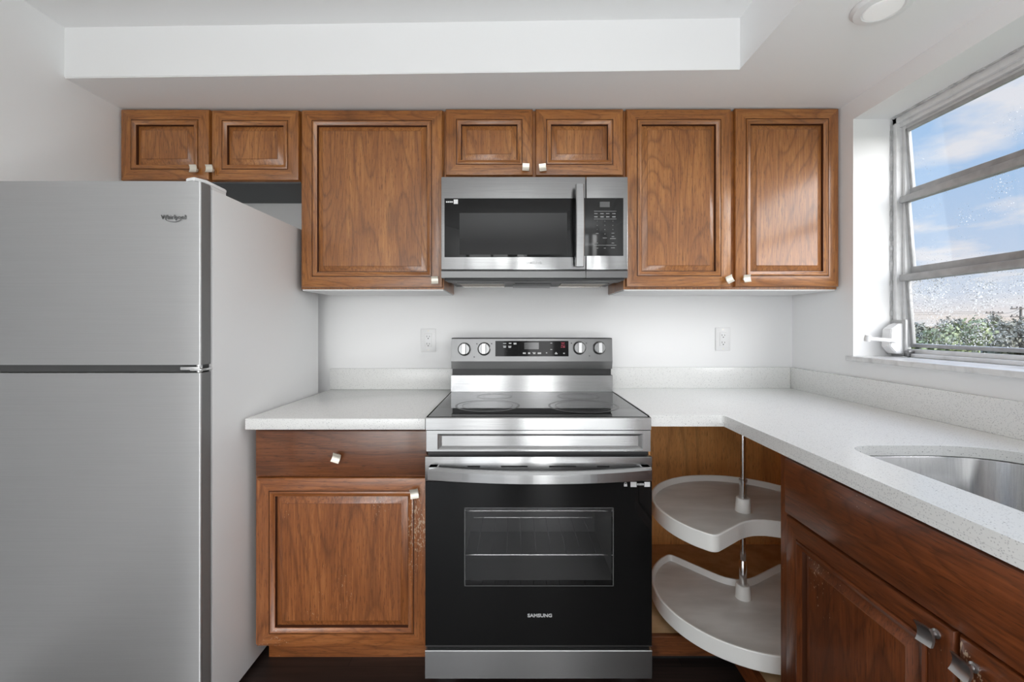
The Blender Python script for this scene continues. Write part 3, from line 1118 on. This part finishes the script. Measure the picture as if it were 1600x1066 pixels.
for i in range(33):
    w = i / 32
    x = dx(671) + (dx(1014) - dx(671)) * w
    e = 1 - (2 * w - 1) ** 2
    y = DY - 0.030 - 0.040 * e
    zc = dz(736.5) - 0.0015 * e
    hh = 0.0215 - 0.002 * e
    ring.append([(x, y + 0.016, zc - hh), (x, y + 0.004, zc - hh), (x, y, zc - hh + 0.003), (x, y, zc + hh - 0.008), (x, y + 0.006, zc + hh), (x, y + 0.016, zc + hh)])
loops(bm, ring, True, True)
rbox(bm, dx(671.5), dx(686), DY - 0.03, DY + 0.002, dz(747), dz(726), 0.003)
rbox(bm, dx(999), dx(1013.5), DY - 0.03, DY + 0.002, dz(747), dz(726), 0.003)
finish('handle', bm, steel, od, sm=False)
for a0, a1 in ((731, 750), (783, 824), (858, 900), (933, 952)):
    box('vent_slot', (dx(a0), dx(a1), DY - 0.0006, DY + 0.001, dz(730.3), dz(728.0)), dark, od)
o = finish('logo_lettering', text_bm('SAMSUNG', 0.0155, (dx(843.5), DY + 0.0006, dz(962.5)), XU, ZU, FN, 0.0006, bold=0.0005, xs=1.15), printw, od, sm=False)
o['label'] = 'pale lettering low on the black oven door'
for a0, a1, b0, b1 in ((985.3, 994.7, 753.4, 761.3), (1007, 1015.8, 753.4, 761)):
    box('sticker', (dx(a0), dx(a1), DY + 0.0002, DY + 0.001, dz(b1), dz(b0)), sticker, od)
bm = BM()
rbox(bm, dx(975), dx(980), DY + 0.0003, DY + 0.001, dz(760.5), dz(756.5))
for i in range(10):                                   # padlock bow of the child-lock mark
    a = PI * i / 10
    a2 = PI * (i + 1) / 10
    c0 = Vector((dx(977.5), DY + 0.0006, dz(756.5)))
    rbox(bm, c0.x + 0.004 * math.cos(a2) - 0.0006, c0.x + 0.004 * math.cos(a2) + 0.0006, DY + 0.0003, DY + 0.001, c0.z + 0.005 * math.sin(a2) - 0.0006, c0.z + 0.005 * math.sin(a2) + 0.0006)
finish('child_lock_symbol', bm, printw, od, sm=False)
bm = BM()
for a0, a1 in ((995.6, 997), (997.8, 999.4), (1000, 1001.8), (1002.4, 1004), (1004.6, 1006.2)):
    rbox(bm, dx(a0), dx(a1), DY + 0.0003, DY + 0.001, dz(758.6), dz(755.6))
finish('child_lock_lettering', bm, printw, od, sm=False)
for zz_, y0, y1_ in ((0.385, 1.59, 1.90), (0.571, 1.53, 1.90)):
    bm = BM()                                          # wire racks in the cavity
    for y_ in (y0, y1_):
        tube(bm, [(R0 + 0.120, y_, zz_), (R1 - 0.120, y_, zz_)], 0.0036, 8)
    for i in range(9):
        x = R0 + 0.16 + i * (R1 - R0 - 0.32) / 8
        tube(bm, [(x, y0, zz_ + 0.004), (x, y1_, zz_ + 0.004)], 0.0013, 6)
    finish('oven_rack', bm, shelfch, rg)
# storage drawer
bm = BM()
prism(bm, [(DY + 0.002, 0.045), (DY + 0.002, dz(1019)), (DY + 0.004, dz(1018)), (DY + 0.040, dz(1017)), (DY + 0.040, 0.045)], D0, D1)
finish('storage_drawer', bm, steel, rg, sm=False)
box('drawer_gap', (R0 + 0.004, R1 - 0.004, RY + 0.012, RY + 0.044, dz(1018), dz(1010)), blackp, rg)

# ------------------------------------------------------------------ refrigerator
fr = thing('refrigerator', 'stainless top-freezer refrigerator with pale grey sides standing under the short wall cabinet', 'refrigerator', (-1.295, 1.7, 0))
F0, F1 = -1.662, -0.931
bm = BM()
rbox(bm, F0, F1, 1.338, 2.062, 0.018, 1.643, 0.006)
rbox(bm, F0 + 0.05, F0 + 0.1, 1.38, 1.43, 0.0, 0.02)
rbox(bm, F1 - 0.1, F1 - 0.05, 1.38, 1.43, 0.0, 0.02)
rbox(bm, F0 + 0.05, F0 + 0.1, 1.98, 2.03, 0.0, 0.02)
rbox(bm, F1 - 0.1, F1 - 0.05, 1.98, 2.03, 0.0, 0.02)
finish('body', bm, fridgew, fr)
FDY = 1.285
fs = FPX / FDY
fz = lambda py: CAMZ + (VY - py) / fs
for nm, za, zb in (('freezer_door', fz(570.5), fz(283)), ('fridge_door', 0.06, fz(583))):
    bm = BM()
    cr = 0.005                                        # rounded front corners
    poly = [(F0, FDY + 0.045)]
    poly += [(F0 + cr - cr * math.cos(a), FDY + 0.003 + cr - cr * math.sin(a)) for a in [PI / 2 * q / 5 for q in range(6)]]
    poly += [(F0 + cr + (F1 - F0 - 2 * cr) * q / 10, FDY + 0.003 * (q / 5 - 1) ** 4) for q in range(1, 10)]
    poly += [(F1 - cr + cr * math.sin(a), FDY + 0.003 + cr - cr * math.cos(a)) for a in [PI / 2 * q / 5 for q in range(6)]]
    poly += [(F1, FDY + 0.045)]
    prism(bm, poly, za, zb, 'z')
    bmesh.ops.recalc_face_normals(bm, faces=bm.faces)
    for f in bm.faces:
        if abs(f.normal.x) > 0.995:
            f.material_index = 1
    d_ = finish(nm, bm, [steelf, doorside], fr)
    box('gasket', (F0 + 0.006, F1 - 0.006, FDY + 0.0455, 1.3375, za + 0.004, zb - 0.004), rubber, d_)
    if nm == 'freezer_door':
        bm = text_bm('Whirlpool', 0.0175, (-1.009, FDY - 0.0004, fz(339.5)), XU, ZU, FN, 0.0008, bold=0.0002)
        o = finish('logo_lettering', bm, steeld, d_, sm=False)
        o['label'] = 'small chrome lettering with a swoosh'
        bm = BM()
        tube(bm, [(-1.009 + 0.026 * math.cos(a), FDY - 0.0004, fz(339.5) - 0.001 + 0.013 * math.sin(a)) for a in [PI * (1.12 + 0.76 * i / 16) for i in range(17)]], 0.0009, 6)
        finish('logo_swoosh', bm, steeld, d_)
box('door_gap_liner', (F0 + 0.008, F1 - 0.010, FDY + 0.018, 1.3375, fz(583) + 0.0005, fz(570.5) - 0.0005), rubber, fr)
bm = BM()
prism(bm, [(-0.985, 1.300), (-0.952, 1.288), (-0.933, 1.320), (-0.935, 1.412), (-0.975, 1.412), (-0.985, 1.37)], fz(283) + 0.0008, fz(283) + 0.014, 'z')
bmesh.ops.bevel(bm, geom=list(bm.edges), offset=0.003, segments=2, affect='EDGES')
rbox(bm, -0.972, -0.937, 1.345, 1.41, 1.642, 1.655)
finish('hinge_cover', bm, white, fr)
bm = BM()
zc = (fz(583) + fz(570.5)) / 2
rbox(bm, F1 - 0.062, F1 - 0.004, FDY + 0.004, FDY + 0.016, zc - 0.004, zc + 0.006, 0.002)
rbox(bm, F1 - 0.03, F1 + 0.004, FDY - 0.001, FDY + 0.05, zc - 0.006, zc + 0.001, 0.002)
lathe(bm, [(0.008, -0.012), (0.008, 0.012)], (F1 - 0.016, FDY + 0.02, zc), (0, 0, 1), 14)
finish('centre_hinge', bm, chrome, fr)
box('toe_grille', (F0 + 0.01, F1 - 0.01, 1.31, 1.3375, 0.012, 0.055), blackp, fr, 0.002)

# ------------------------------------------------------------------ base cabinet left of the range
LS = 450.0
LY = FPX / LS
lx = lambda px: (px - VX) / LS
lz = lambda py: CAMZ + (VY - py) / LS
LF = LY + 0.0195
bc = thing('base_cabinet', 'cherry base cabinet with one drawer and one scuffed door left of the range', 'cabinet', (-0.61, 1.85, 0), 'cherry base cabinets')
box('carcass', (-0.912, -0.3045, LF, YB - 0.003, 0.100, 0.868), base_v, bc, 0.001, 1)
box('toe_kick', (-0.908, -0.3045, LF + 0.075, LF + 0.095, 0.0, 0.10), base_x, bc)
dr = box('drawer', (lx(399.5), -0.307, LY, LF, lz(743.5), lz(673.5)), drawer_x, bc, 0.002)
make_knob(dr, (lx(529), LY, lz(713)), FN, -0.3, None, 0.030)
door(bc, (lx(400), LF, lz(1011)), XU, FN, -0.307 - lx(400), lz(747) - lz(1011), base_v, base_x, (lx(649.5) - lx(400), lz(768) - lz(1011)), 0.15, 1.0)

# ------------------------------------------------------------------ corner cabinet with the open lazy susan
CXF = 0.742                                            # face of the run under the window
CY0 = 1.2165
cc = thing('corner_cabinet', 'doorless corner base cabinet open to show the turning trays', 'cabinet', (1.0, 1.8, 0), 'cherry base cabinets')
CFY = 1.530
bm = BM()
rbox(bm, 0.4605, 1.376, YB - 0.014, YB - 0.003, 0.12, 0.872)
rbox(bm, 1.362, 1.376, CY0 + 0.002, YB - 0.014, 0.12, 0.872)
rbox(bm, 0.4605, 0.475, CFY, YB - 0.014, 0.12, 0.872)
rbox(bm, CXF + 0.02, 1.362, CY0 + 0.002, CY0 + 0.014, 0.12, 0.872)
finish('carcass', bm, ply, cc, sm=False)
bm = BM()
prism(bm, [(0.475, CFY), (CXF + 0.02, CFY), (CXF + 0.02, CY0 + 0.014), (1.362, CY0 + 0.014), (1.362, YB - 0.014), (0.475, YB - 0.014)], 0.122, 0.140, 'z')
finish('deck', bm, deckm, cc, sm=False)
bm = BM()
rbox(bm, 0.4605, CXF + 0.02, CFY - 0.020, CFY, 0.075, 0.142, 0.001, 1)
finish('bottom_rail', bm, drawer_x, cc)
bm = BM()
rbox(bm, CXF, CXF + 0.020, CY0 + 0.002, CFY - 0.021, 0.075, 0.142, 0.001, 1)
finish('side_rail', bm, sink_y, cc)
bm = BM()
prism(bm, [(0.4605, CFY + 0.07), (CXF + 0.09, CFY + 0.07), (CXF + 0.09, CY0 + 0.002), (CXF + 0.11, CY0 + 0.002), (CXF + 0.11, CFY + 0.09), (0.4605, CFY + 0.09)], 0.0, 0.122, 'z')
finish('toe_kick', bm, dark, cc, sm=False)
bm = BM()
cpx = lambda px: (px - VX) / 444.0
rbox(bm, cpx(1026), cpx(1047), 1.55, 1.57, 0.8705, 0.8740)
rbox(bm, cpx(1031), cpx(1043), 1.548, 1.562, 0.8640, 0.8710)
finish('catch_plate', bm, chrome, cc, sm=False)

ls = thing('lazy_susan', 'two-tier white kidney lazy susan on chrome pole inside the open corner cabinet', 'lazy susan', (0.848, 1.62, 0.141))
PX, PY = 0.848, 1.62
bm = BM()
lathe(bm, [(0.010, 0.141), (0.010, 0.872)], (PX, PY, 0), (0, 0, 1), 20)
lathe(bm, [(0.013, 0.24), (0.013, 0.345), (0.0105, 0.35)], (PX, PY, 0), (0, 0, 1), 20)
lathe(bm, [(0.013, 0.55), (0.013, 0.640), (0.0145, 0.642), (0.0145, 0.650), (0.0105, 0.652)], (PX, PY, 0), (0, 0, 1), 20)
lathe(bm, [(0.03, 0.1405), (0.03, 0.150), (0.015, 0.155)], (PX, PY, 0), (0, 0, 1), 20)
finish('pole', bm, chrome, ls)


def kidney(R, mid, half, vr, vdir):
    """outline of a round tray with a wedge notch centred on angle mid"""
    a0, a1 = mid + half, mid + 2 * PI - half
    k = 72
    pts = [(R * math.cos(a0 + (a1 - a0) * i / k), R * math.sin(a0 + (a1 - a0) * i / k)) for i in range(k + 1)]
    pts.append((vr * math.cos(vdir), vr * math.sin(vdir)))
    rad = [0] * len(pts)
    rad[0] = rad[k] = 0.0
    # round the two tips by replacing a few arc ends, and round the notch vertex
    pts2 = pts[3:k - 2]
    tipa = (R * 1.0 * math.cos(a0), R * 1.0 * math.sin(a0))
    tipb = (R * 1.0 * math.cos(a1), R * 1.0 * math.sin(a1))
    poly = [tipa] + pts2 + [tipb, pts[-1]]
    rr = [0.03] + [0] * len(pts2) + [0.03, 0.06]
    n_ = len(poly)
    outp = []
    for i in range(n_):
        p, a, c = Vector(poly[i]), Vector(poly[i - 1]), Vector(poly[(i + 1) % n_])
        if rr[i] == 0:
            outp.append(tuple(p))
            continue
        u, v = (a - p), (c - p)
        tl = min(rr[i], u.length * 0.9, v.length * 0.48) if i != n_ - 1 else min(0.10, u.length * 0.42)
        s, e = p + u.normalized() * min(tl, u.length * 0.9), p + v.normalized() * tl
        for q in range(9):
            w = q / 8
            z = s * (1 - w) ** 2 + p * 2 * w * (1 - w) + e * w * w
            outp.append((z.x, z.y))
    return outp


def inset(pts, d):
    n_ = len(pts)
    outp = []
    for i in range(n_):
        p, a, c = Vector(pts[i]), Vector(pts[i - 1]), Vector(pts[(i + 1) % n_])
        e1, e2 = (p - a), (c - p)
        n1 = Vector((-e1.y, e1.x)).normalized()
        n2 = Vector((-e2.y, e2.x)).normalized()
        nn = (n1 + n2).normalized()
        outp.append(p + nn * d / max(0.5, nn.dot(n1)))
    return outp


def tray(z, mid, half, vr, vdir, R=0.328):
    P2 = kidney(R, mid, half, vr, vdir)
    lip = 0.056
    def ring(d, zz):
        return [(PX + p[0], PY + p[1], zz) for p in (inset(P2, d) if d else P2)]
    bm = BM()
    rings = [ring(0.012, z), ring(0.003, z), ring(0.0, z + 0.003), ring(0.0005, z + lip - 0.003), ring(0.003, z + lip), ring(0.0075, z + lip), ring(0.010, z + lip - 0.003), ring(0.0115, z + 0.036), ring(0.014, z + 0.0325)]
    loops(bm, rings, True, False)
    tr_ = finish('tray', bm, trayw, ls)
    bm = BM()
    fl = ring(0.0135, z + 0.0326)
    bm.faces.new([bm.verts.new(p) for p in fl])
    bm2 = ring(0.0135, z + 0.003)
    bm.faces.new([bm.verts.new(p) for p in bm2][::-1])
    o_ = finish('tray_floor', bm, trayf, tr_, sm=False, recalc=False)
    bm = BM()
    lathe(bm, [(0.0275, z + 0.0322), (0.0270, z + 0.036), (0.0240, z + 0.080), (0.0215, z + 0.083)], (PX, PY, 0), (0, 0, 1), 28)
    finish('hub', bm, trayw, tr_)


tray(0.500, math.radians(270), math.radians(41), 0.102, math.radians(262))
tray(0.178, math.radians(80), math.radians(43), 0.050, math.radians(78))

# ------------------------------------------------------------------ sink base cabinet (faces the room, -X)
sc = thing('sink_base_cabinet', 'reddish sink base cabinet, shade painted into its tone, with two worn doors under the window', 'cabinet', (1.06, 0.72, 0), 'cherry base cabinets')
SY0, SY1 = 0.222, CY0
bm = BM()
rbox(bm, CXF, CXF + 0.018, SY0, SY1, 0.10, 0.874, 0.001, 1)
rbox(bm, CXF + 0.018, 1.37, SY1 - 0.015, SY1, 0.10, 0.874)
rbox(bm, CXF + 0.018, 1.37, SY0, SY0 + 0.015, 0.10, 0.874)
rbox(bm, CXF + 0.018, 1.37, SY0 + 0.015, SY1 - 0.015, 0.10, 0.118)
rbox(bm, 1.362, 1.37, SY0 + 0.015, SY1 - 0.015, 0.118, 0.874)
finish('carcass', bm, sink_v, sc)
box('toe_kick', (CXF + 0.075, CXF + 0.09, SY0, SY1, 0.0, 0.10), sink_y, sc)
NX = (-1, 0, 0)
DT = 0.717
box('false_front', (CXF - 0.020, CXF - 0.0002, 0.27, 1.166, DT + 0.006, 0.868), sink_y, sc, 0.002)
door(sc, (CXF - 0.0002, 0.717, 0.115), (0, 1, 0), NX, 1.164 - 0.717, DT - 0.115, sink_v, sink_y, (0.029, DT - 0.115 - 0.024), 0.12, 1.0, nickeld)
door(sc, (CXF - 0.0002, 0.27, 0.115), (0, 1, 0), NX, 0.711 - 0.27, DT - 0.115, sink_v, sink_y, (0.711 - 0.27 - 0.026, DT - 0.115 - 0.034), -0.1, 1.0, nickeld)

# ------------------------------------------------------------------ counters, sink
def poly_slab(bm, outer, holes, z0, z1):
    tris = geometry.tessellate_polygon([[Vector((p[0], p[1], 0)) for p in outer]] + [[Vector((p[0], p[1], 0)) for p in h] for h in holes])
    flat = list(outer) + [p for h in holes for p in h]
    T = [bm.verts.new((p[0], p[1], z1)) for p in flat]
    B = [bm.verts.new((p[0], p[1], z0)) for p in flat]
    for tr_ in tris:
        bm.faces.new([T[i] for i in tr_])
        bm.faces.new([B[i] for i in tr_][::-1])
    st = 0
    for lp in [outer] + list(holes):
        n_ = len(lp)
        for i in range(n_):
            a, b_ = st + i, st + (i + 1) % n_
            bm.faces.new((T[a], T[b_], B[b_], B[a]))
        st += n_


CZ = 0.914
LCZ = 0.908
cl_ = thing('countertop', 'short white quartz counter between the refrigerator and the range', 'countertop', (-0.61, 1.85, LCZ - 0.038), 'white quartz counters')
bm = BM()
LCY = FPX * (CAMZ - LCZ) / (654.3 - VY)
rbox(bm, -0.9135, R0 - 0.004, LCY, YB - 0.002, LCZ - 0.038, LCZ, 0.0025)
finish('slab', bm, quartz, cl_)
box('backsplash', (-0.945 + 0.03, R0 - 0.004, YB - 0.022, YB - 0.002, LCZ + 0.0002, LCZ + 0.103), quartz, cl_, 0.0015)

cr_ = thing('countertop', 'long L-shaped white quartz counter turning the corner and holding the sink', 'countertop', (1.0, 1.5, CZ - 0.038), 'white quartz counters')
FYR, FXR, CEND = 1.494, 0.716, 0.20
outer = fillet([(R1 + 0.004, YB - 0.002), (R1 + 0.004, FYR), (FXR, FYR), (FXR, CEND), (XR - 0.002, CEND), (XR - 0.002, YB - 0.002)], [0, 0, 0.02, 0, 0, 0], 6)
SKX0, SKX1, SKY0, SKY1 = 0.837, 1.262, 0.46, 1.116
hole = fillet([(SKX0, SKY0), (SKX1, SKY0), (SKX1, SKY1), (SKX0, SKY1)], [0.075, 0.20, 0.20, 0.075], 12)
bm = BM()
poly_slab(bm, outer, [hole], CZ - 0.026, CZ)
AP = 0.03
poly_slab(bm, [(R1 + 0.004, FYR), (FXR, FYR), (FXR, CEND), (FXR + AP - 0.006, CEND), (FXR + AP - 0.006, FYR + AP), (R1 + 0.004, FYR + AP)], [], CZ - 0.038, CZ - 0.0262)
finish('slab', bm, quartz, cr_, sm=False)
box('backsplash', (R1 + 0.004, XR - 0.023, YB - 0.022, YB - 0.002, CZ + 0.0002, CZ + 0.102), quartz, cr_, 0.0015)
box('side_splash', (XR - 0.022, XR - 0.002, CEND, YB - 0.002, CZ + 0.0002, CZ + 0.102), quartz, cr_, 0.0015)

bm = BM()
cxs, cys = (SKX0 + SKX1) / 2, (SKY0 + SKY1) / 2


def srx(d, z, k=1.0):
    h2 = fillet([(SKX0 - d, SKY0 - d), (SKX1 + d, SKY0 - d), (SKX1 + d, SKY1 + d), (SKX0 - d, SKY1 + d)], [max(0.004, 0.075 + d), max(0.004, 0.20 + d), max(0.004, 0.20 + d), max(0.004, 0.075 + d)], 12)
    return [(x, y, z) for x, y in h2]


zu = CZ - 0.0268
loops(bm, [srx(0.020, zu - 0.002), srx(0.020, zu), srx(0.004, zu), srx(0.001, zu - 0.004), srx(-0.004, zu - 0.12), srx(-0.010, zu - 0.165), srx(-0.025, zu - 0.19), srx(-0.06, zu - 0.20), srx(-0.16, zu - 0.203)], False, True)
loops(bm, [srx(0.020, zu - 0.002), srx(0.006, zu - 0.003), srx(0.0, zu - 0.12), srx(-0.022, zu - 0.194), srx(-0.058, zu - 0.203), srx(-0.16, zu - 0.206)], False, True)
sk = finish('sink', bm, sinkst, None)
bmd = BM()
sk = rebase(tag(sk, 'undermount stainless sink bowl set into the quartz counter under the window', 'sink'), (cxs, cys, zu - 0.206))
lathe(bmd, [(0.055, zu - 0.2022), (0.055, zu - 0.199), (0.042, zu - 0.1985), (0.036, zu - 0.2015)], (cxs + 0.0, cys, 0), (0, 0, 1), 28)
finish('drain', bmd, chrome, sk)

# ------------------------------------------------------------------ outlets
def outlet(label, px, py, s=313.7):
    x, z = (px - VX) / s, CAMZ + (VY - py) / s
    o_ = thing('wall_outlet', label, 'outlet', (x, YB, z), 'outlets on the back wall')
    pl_ = box('cover_plate', (x - 0.037, x + 0.037, YB - 0.006, YB - 0.0003, z - 0.058, z + 0.058), white, o_, 0.0025)
    rc = box('receptacle', (x - 0.0175, x + 0.0175, YB - 0.0085, YB - 0.004, z - 0.034, z + 0.034), white, o_, 0.002)
    bm = BM()
    for dz_ in (0.018, -0.018):
        rbox(bm, x - 0.0075, x - 0.0055, YB - 0.0088, YB - 0.007, z + dz_ - 0.002, z + dz_ + 0.006)
        rbox(bm, x + 0.0055, x + 0.0075, YB - 0.0088, YB - 0.007, z + dz_ - 0.002, z + dz_ + 0.005)
        lathe(bm, [(0.0026, 0), (0.0026, 0.0008)], (x, YB - 0.0080, z + dz_ - 0.0085), (0, -1, 0), 10)
    finish('slots', bm, dark, rc, sm=False)
    for dz_ in (0.048, -0.048):
        finish('screw', lathe(BM(), [(0.003, 0), (0.0028, 0.001)], (x, YB - 0.0055, z + dz_), (0, -1, 0), 12), nickel, pl_, sm=False)


outlet('white wall outlet between the refrigerator and the range', 669.5, 532)
outlet('white wall outlet right of the range near the corner', 1129, 530)

# ------------------------------------------------------------------ ceiling light
def disc_lamp(label, x, y, z, m, r0=0.077):
    l_ = thing('ceiling_light', label, 'ceiling light', (x, y, z), 'recessed disc lights')
    bm = BM()
    lathe(bm, [(r0 * 0.62, -0.012), (r0 * 0.66, -0.016), (r0 * 0.9, -0.013), (r0, -0.004), (r0, -0.0005)], (x, y, z), (0, 0, 1), 48)
    finish('trim_ring', bm, white, l_)
    bm = BM()
    lathe(bm, [(r0 * 0.60, -0.0125), (r0 * 0.58, -0.0165), (r0 * 0.1, -0.0172)], (x, y, z), (0, 0, 1), 48)
    finish('lens', bm, m, l_)


disc_lamp('round white flush ceiling light near the window', 1.058, 1.252, ZS, lens)

# ------------------------------------------------------------------ outdoors
GZ = -2.0
leafs = []
for k, (c0, c1) in enumerate((((128, 130, 114), (88, 92, 80)), ((144, 142, 126), (100, 100, 88)), ((146, 156, 112), (100, 110, 76)))):
    m = mat('foliage_%d' % k, srgb(*c0), 0.7)
    speck(m, 2.4, 1, srgb(*c1))
    leafs.append(m)
bark = speck(mat('bark', srgb(96, 84, 70), 0.9), 8, 1, srgb(60, 52, 44), (1, 1, 0.2))
polem = speck(mat('weathered_pole', srgb(110, 102, 96), 0.9), 6, 1, srgb(80, 74, 70), (1, 1, 0.1))
grass = speck(mat('distant_grass', srgb(112, 116, 84), 0.9), 0.4, 1, srgb(84, 90, 62))
bm = BM()
rbox(bm, XR + WT + 0.5, 260, -120, 260, GZ - 0.5, GZ)
struct(finish('ground', bm, grass, sm=False), 'grassy ground outside the window')


def crown_mesh(seed, mi):
    rnd = random.Random(seed)
    bm = BM()
    blobs = [(rnd.uniform(-1.6, 1.6), rnd.uniform(-1.6, 1.6), rnd.uniform(0.9, 3.3), rnd.uniform(0.7, 1.25)) for _ in range(11)]
    for bxx, byy, bzz, br_ in blobs:
        for _ in range(170):
            d = Vector((rnd.gauss(0, 1), rnd.gauss(0, 1), rnd.gauss(0, 1))).normalized() * br_ * rnd.uniform(0.55, 1.05)
            c = Vector((bxx, byy, bzz)) + d
            n_ = (d.normalized() + Vector((rnd.uniform(-.7, .7), rnd.uniform(-.7, .7), rnd.uniform(-.3, .9)))).normalized()
            u = n_.orthogonal().normalized()
            v = n_.cross(u)
            s = rnd.uniform(0.10, 0.22)
            bm.faces.new([bm.verts.new(c + u * s * a + v * s * b_ * 0.7) for a, b_ in ((-1, 0), (0, -1), (1, 0), (0, 1))])
    me = bpy.data.meshes.new('crown')
    bm.to_mesh(me)
    bm.free()
    me.materials.append(leafs[mi])
    return me


def trunk_mesh():
    bm = BM()
    lathe(bm, [(0.16, 0.0), (0.12, 0.8), (0.09, 2.2), (0.03, 3.2)], (0, 0, 0), (0, 0, 1), 10)
    for a in range(5):
        an = a * 1.3
        tube(bm, [(0, 0, 1.0 + a * 0.25), (0.5 * math.cos(an), 0.5 * math.sin(an), 1.7 + a * 0.25), (1.1 * math.cos(an), 1.1 * math.sin(an), 2.2 + a * 0.22)], 0.035, 6)
    me = bpy.data.meshes.new('trunk')
    bm.to_mesh(me)
    bm.free()
    me.materials.append(bark)
    return me


crowns = [crown_mesh(11, 0), crown_mesh(12, 0), crown_mesh(13, 1), crown_mesh(14, 1), crown_mesh(15, 2)]
trk = trunk_mesh()
rt = random.Random(5)
spots = []
n_t = 0
for row, Y in enumerate((31.0, 36.5, 42.0, 47.5)):
    x = 0.80 * Y + row * 1.7
    while x < 1.42 * Y:
        bright = row == 0 and n_t == 1
        spots.append((x, Y + rt.uniform(-0.3, 0.3), rt.uniform(0.80, 0.98) * (1 + 0.06 * row), 4 if bright else n_t % 4))
        n_t += 1
        x += 5.6
for x, y, s, k in spots:
    lab = 'bright green leafy tree in the distant tree line beyond the window' if k == 4 else 'grey-green leafy tree in the distant tree line beyond the window'
    tr = thing('tree', lab, 'tree', (x, y, GZ), 'bright trees of the distant tree line' if k == 4 else 'trees of the distant tree line')
    tr.rotation_euler = (0, 0, rt.uniform(0, 6.28))
    tr.scale = (0.90, 0.90, s)
    for nm, me in (('crown', crowns[k]), ('trunk', trk)):
        ob = bpy.data.objects.new(nm, me)
        C.objects.link(ob)
        ob.parent = tr


def pole(label, px, ytop, Y, arms, wpx):
    x = (px - VX) / FPX * Y
    zt = CAMZ + (VY - ytop) / FPX * Y
    p_ = thing('utility_pole', label, 'utility pole', (x, Y, GZ), 'wooden utility poles')
    bm = BM()
    lathe(bm, [(0.17, GZ), (0.12, zt)], (x, Y, 0), (0, 0, 1), 12)
    finish('shaft', bm, polem, p_)
    for dz_ in arms:
        bm = BM()
        h_ = wpx / 2 / FPX * Y
        rbox(bm, x - h_, x + h_, Y - 0.22, Y - 0.10, zt - dz_ - 0.12, zt - dz_ + 0.05)
        for q in (-0.9, -0.45, 0.45, 0.9):
            lathe(bm, [(0.05, zt - dz_ + 0.05), (0.07, zt - dz_ + 0.14), (0.04, zt - dz_ + 0.24)], (x + h_ * q, Y - 0.16, 0), (0, 0, 1), 8)
        finish('cross_arm', bm, polem, p_)
    return x, Y, zt


pa = pole('weathered utility pole with one cross arm rising behind the tree line', 1552, 486.5, 66, (0.25,), 27)
pb = pole('nearer weathered utility pole with two cross arms at the photo\'s right edge', 1595, 479.5, 53.5, (0.2, 1.2), 36)
for k, (dz_, sag) in enumerate(((0.05, 0.5), (0.25, 0.8))):
    bm = BM()
    a = Vector((pa[0] - 70, pa[1] + 26, pa[2] - dz_ + 1.2))
    m_ = Vector((pa[0], pa[1] - 0.16, pa[2] - dz_))
    e = Vector((pb[0], pb[1] - 0.16, pb[2] - dz_))
    pts = []
    for s_, t_ in ((a, m_), (m_, e)):
        for i in range(12):
            w = i / 12
            q = s_.lerp(t_, w)
            q.z -= sag * 4 * w * (1 - w)
            pts.append(q)
    pts.append(e)
    tube(bm, pts, 0.02, 5)
    o = finish('power_line', bm, polem, None)
    rebase(o, m_)
    tag(o, ('upper' if k == 0 else 'lower') + ' thin power line strung between the two utility poles', 'power line', 'power lines')
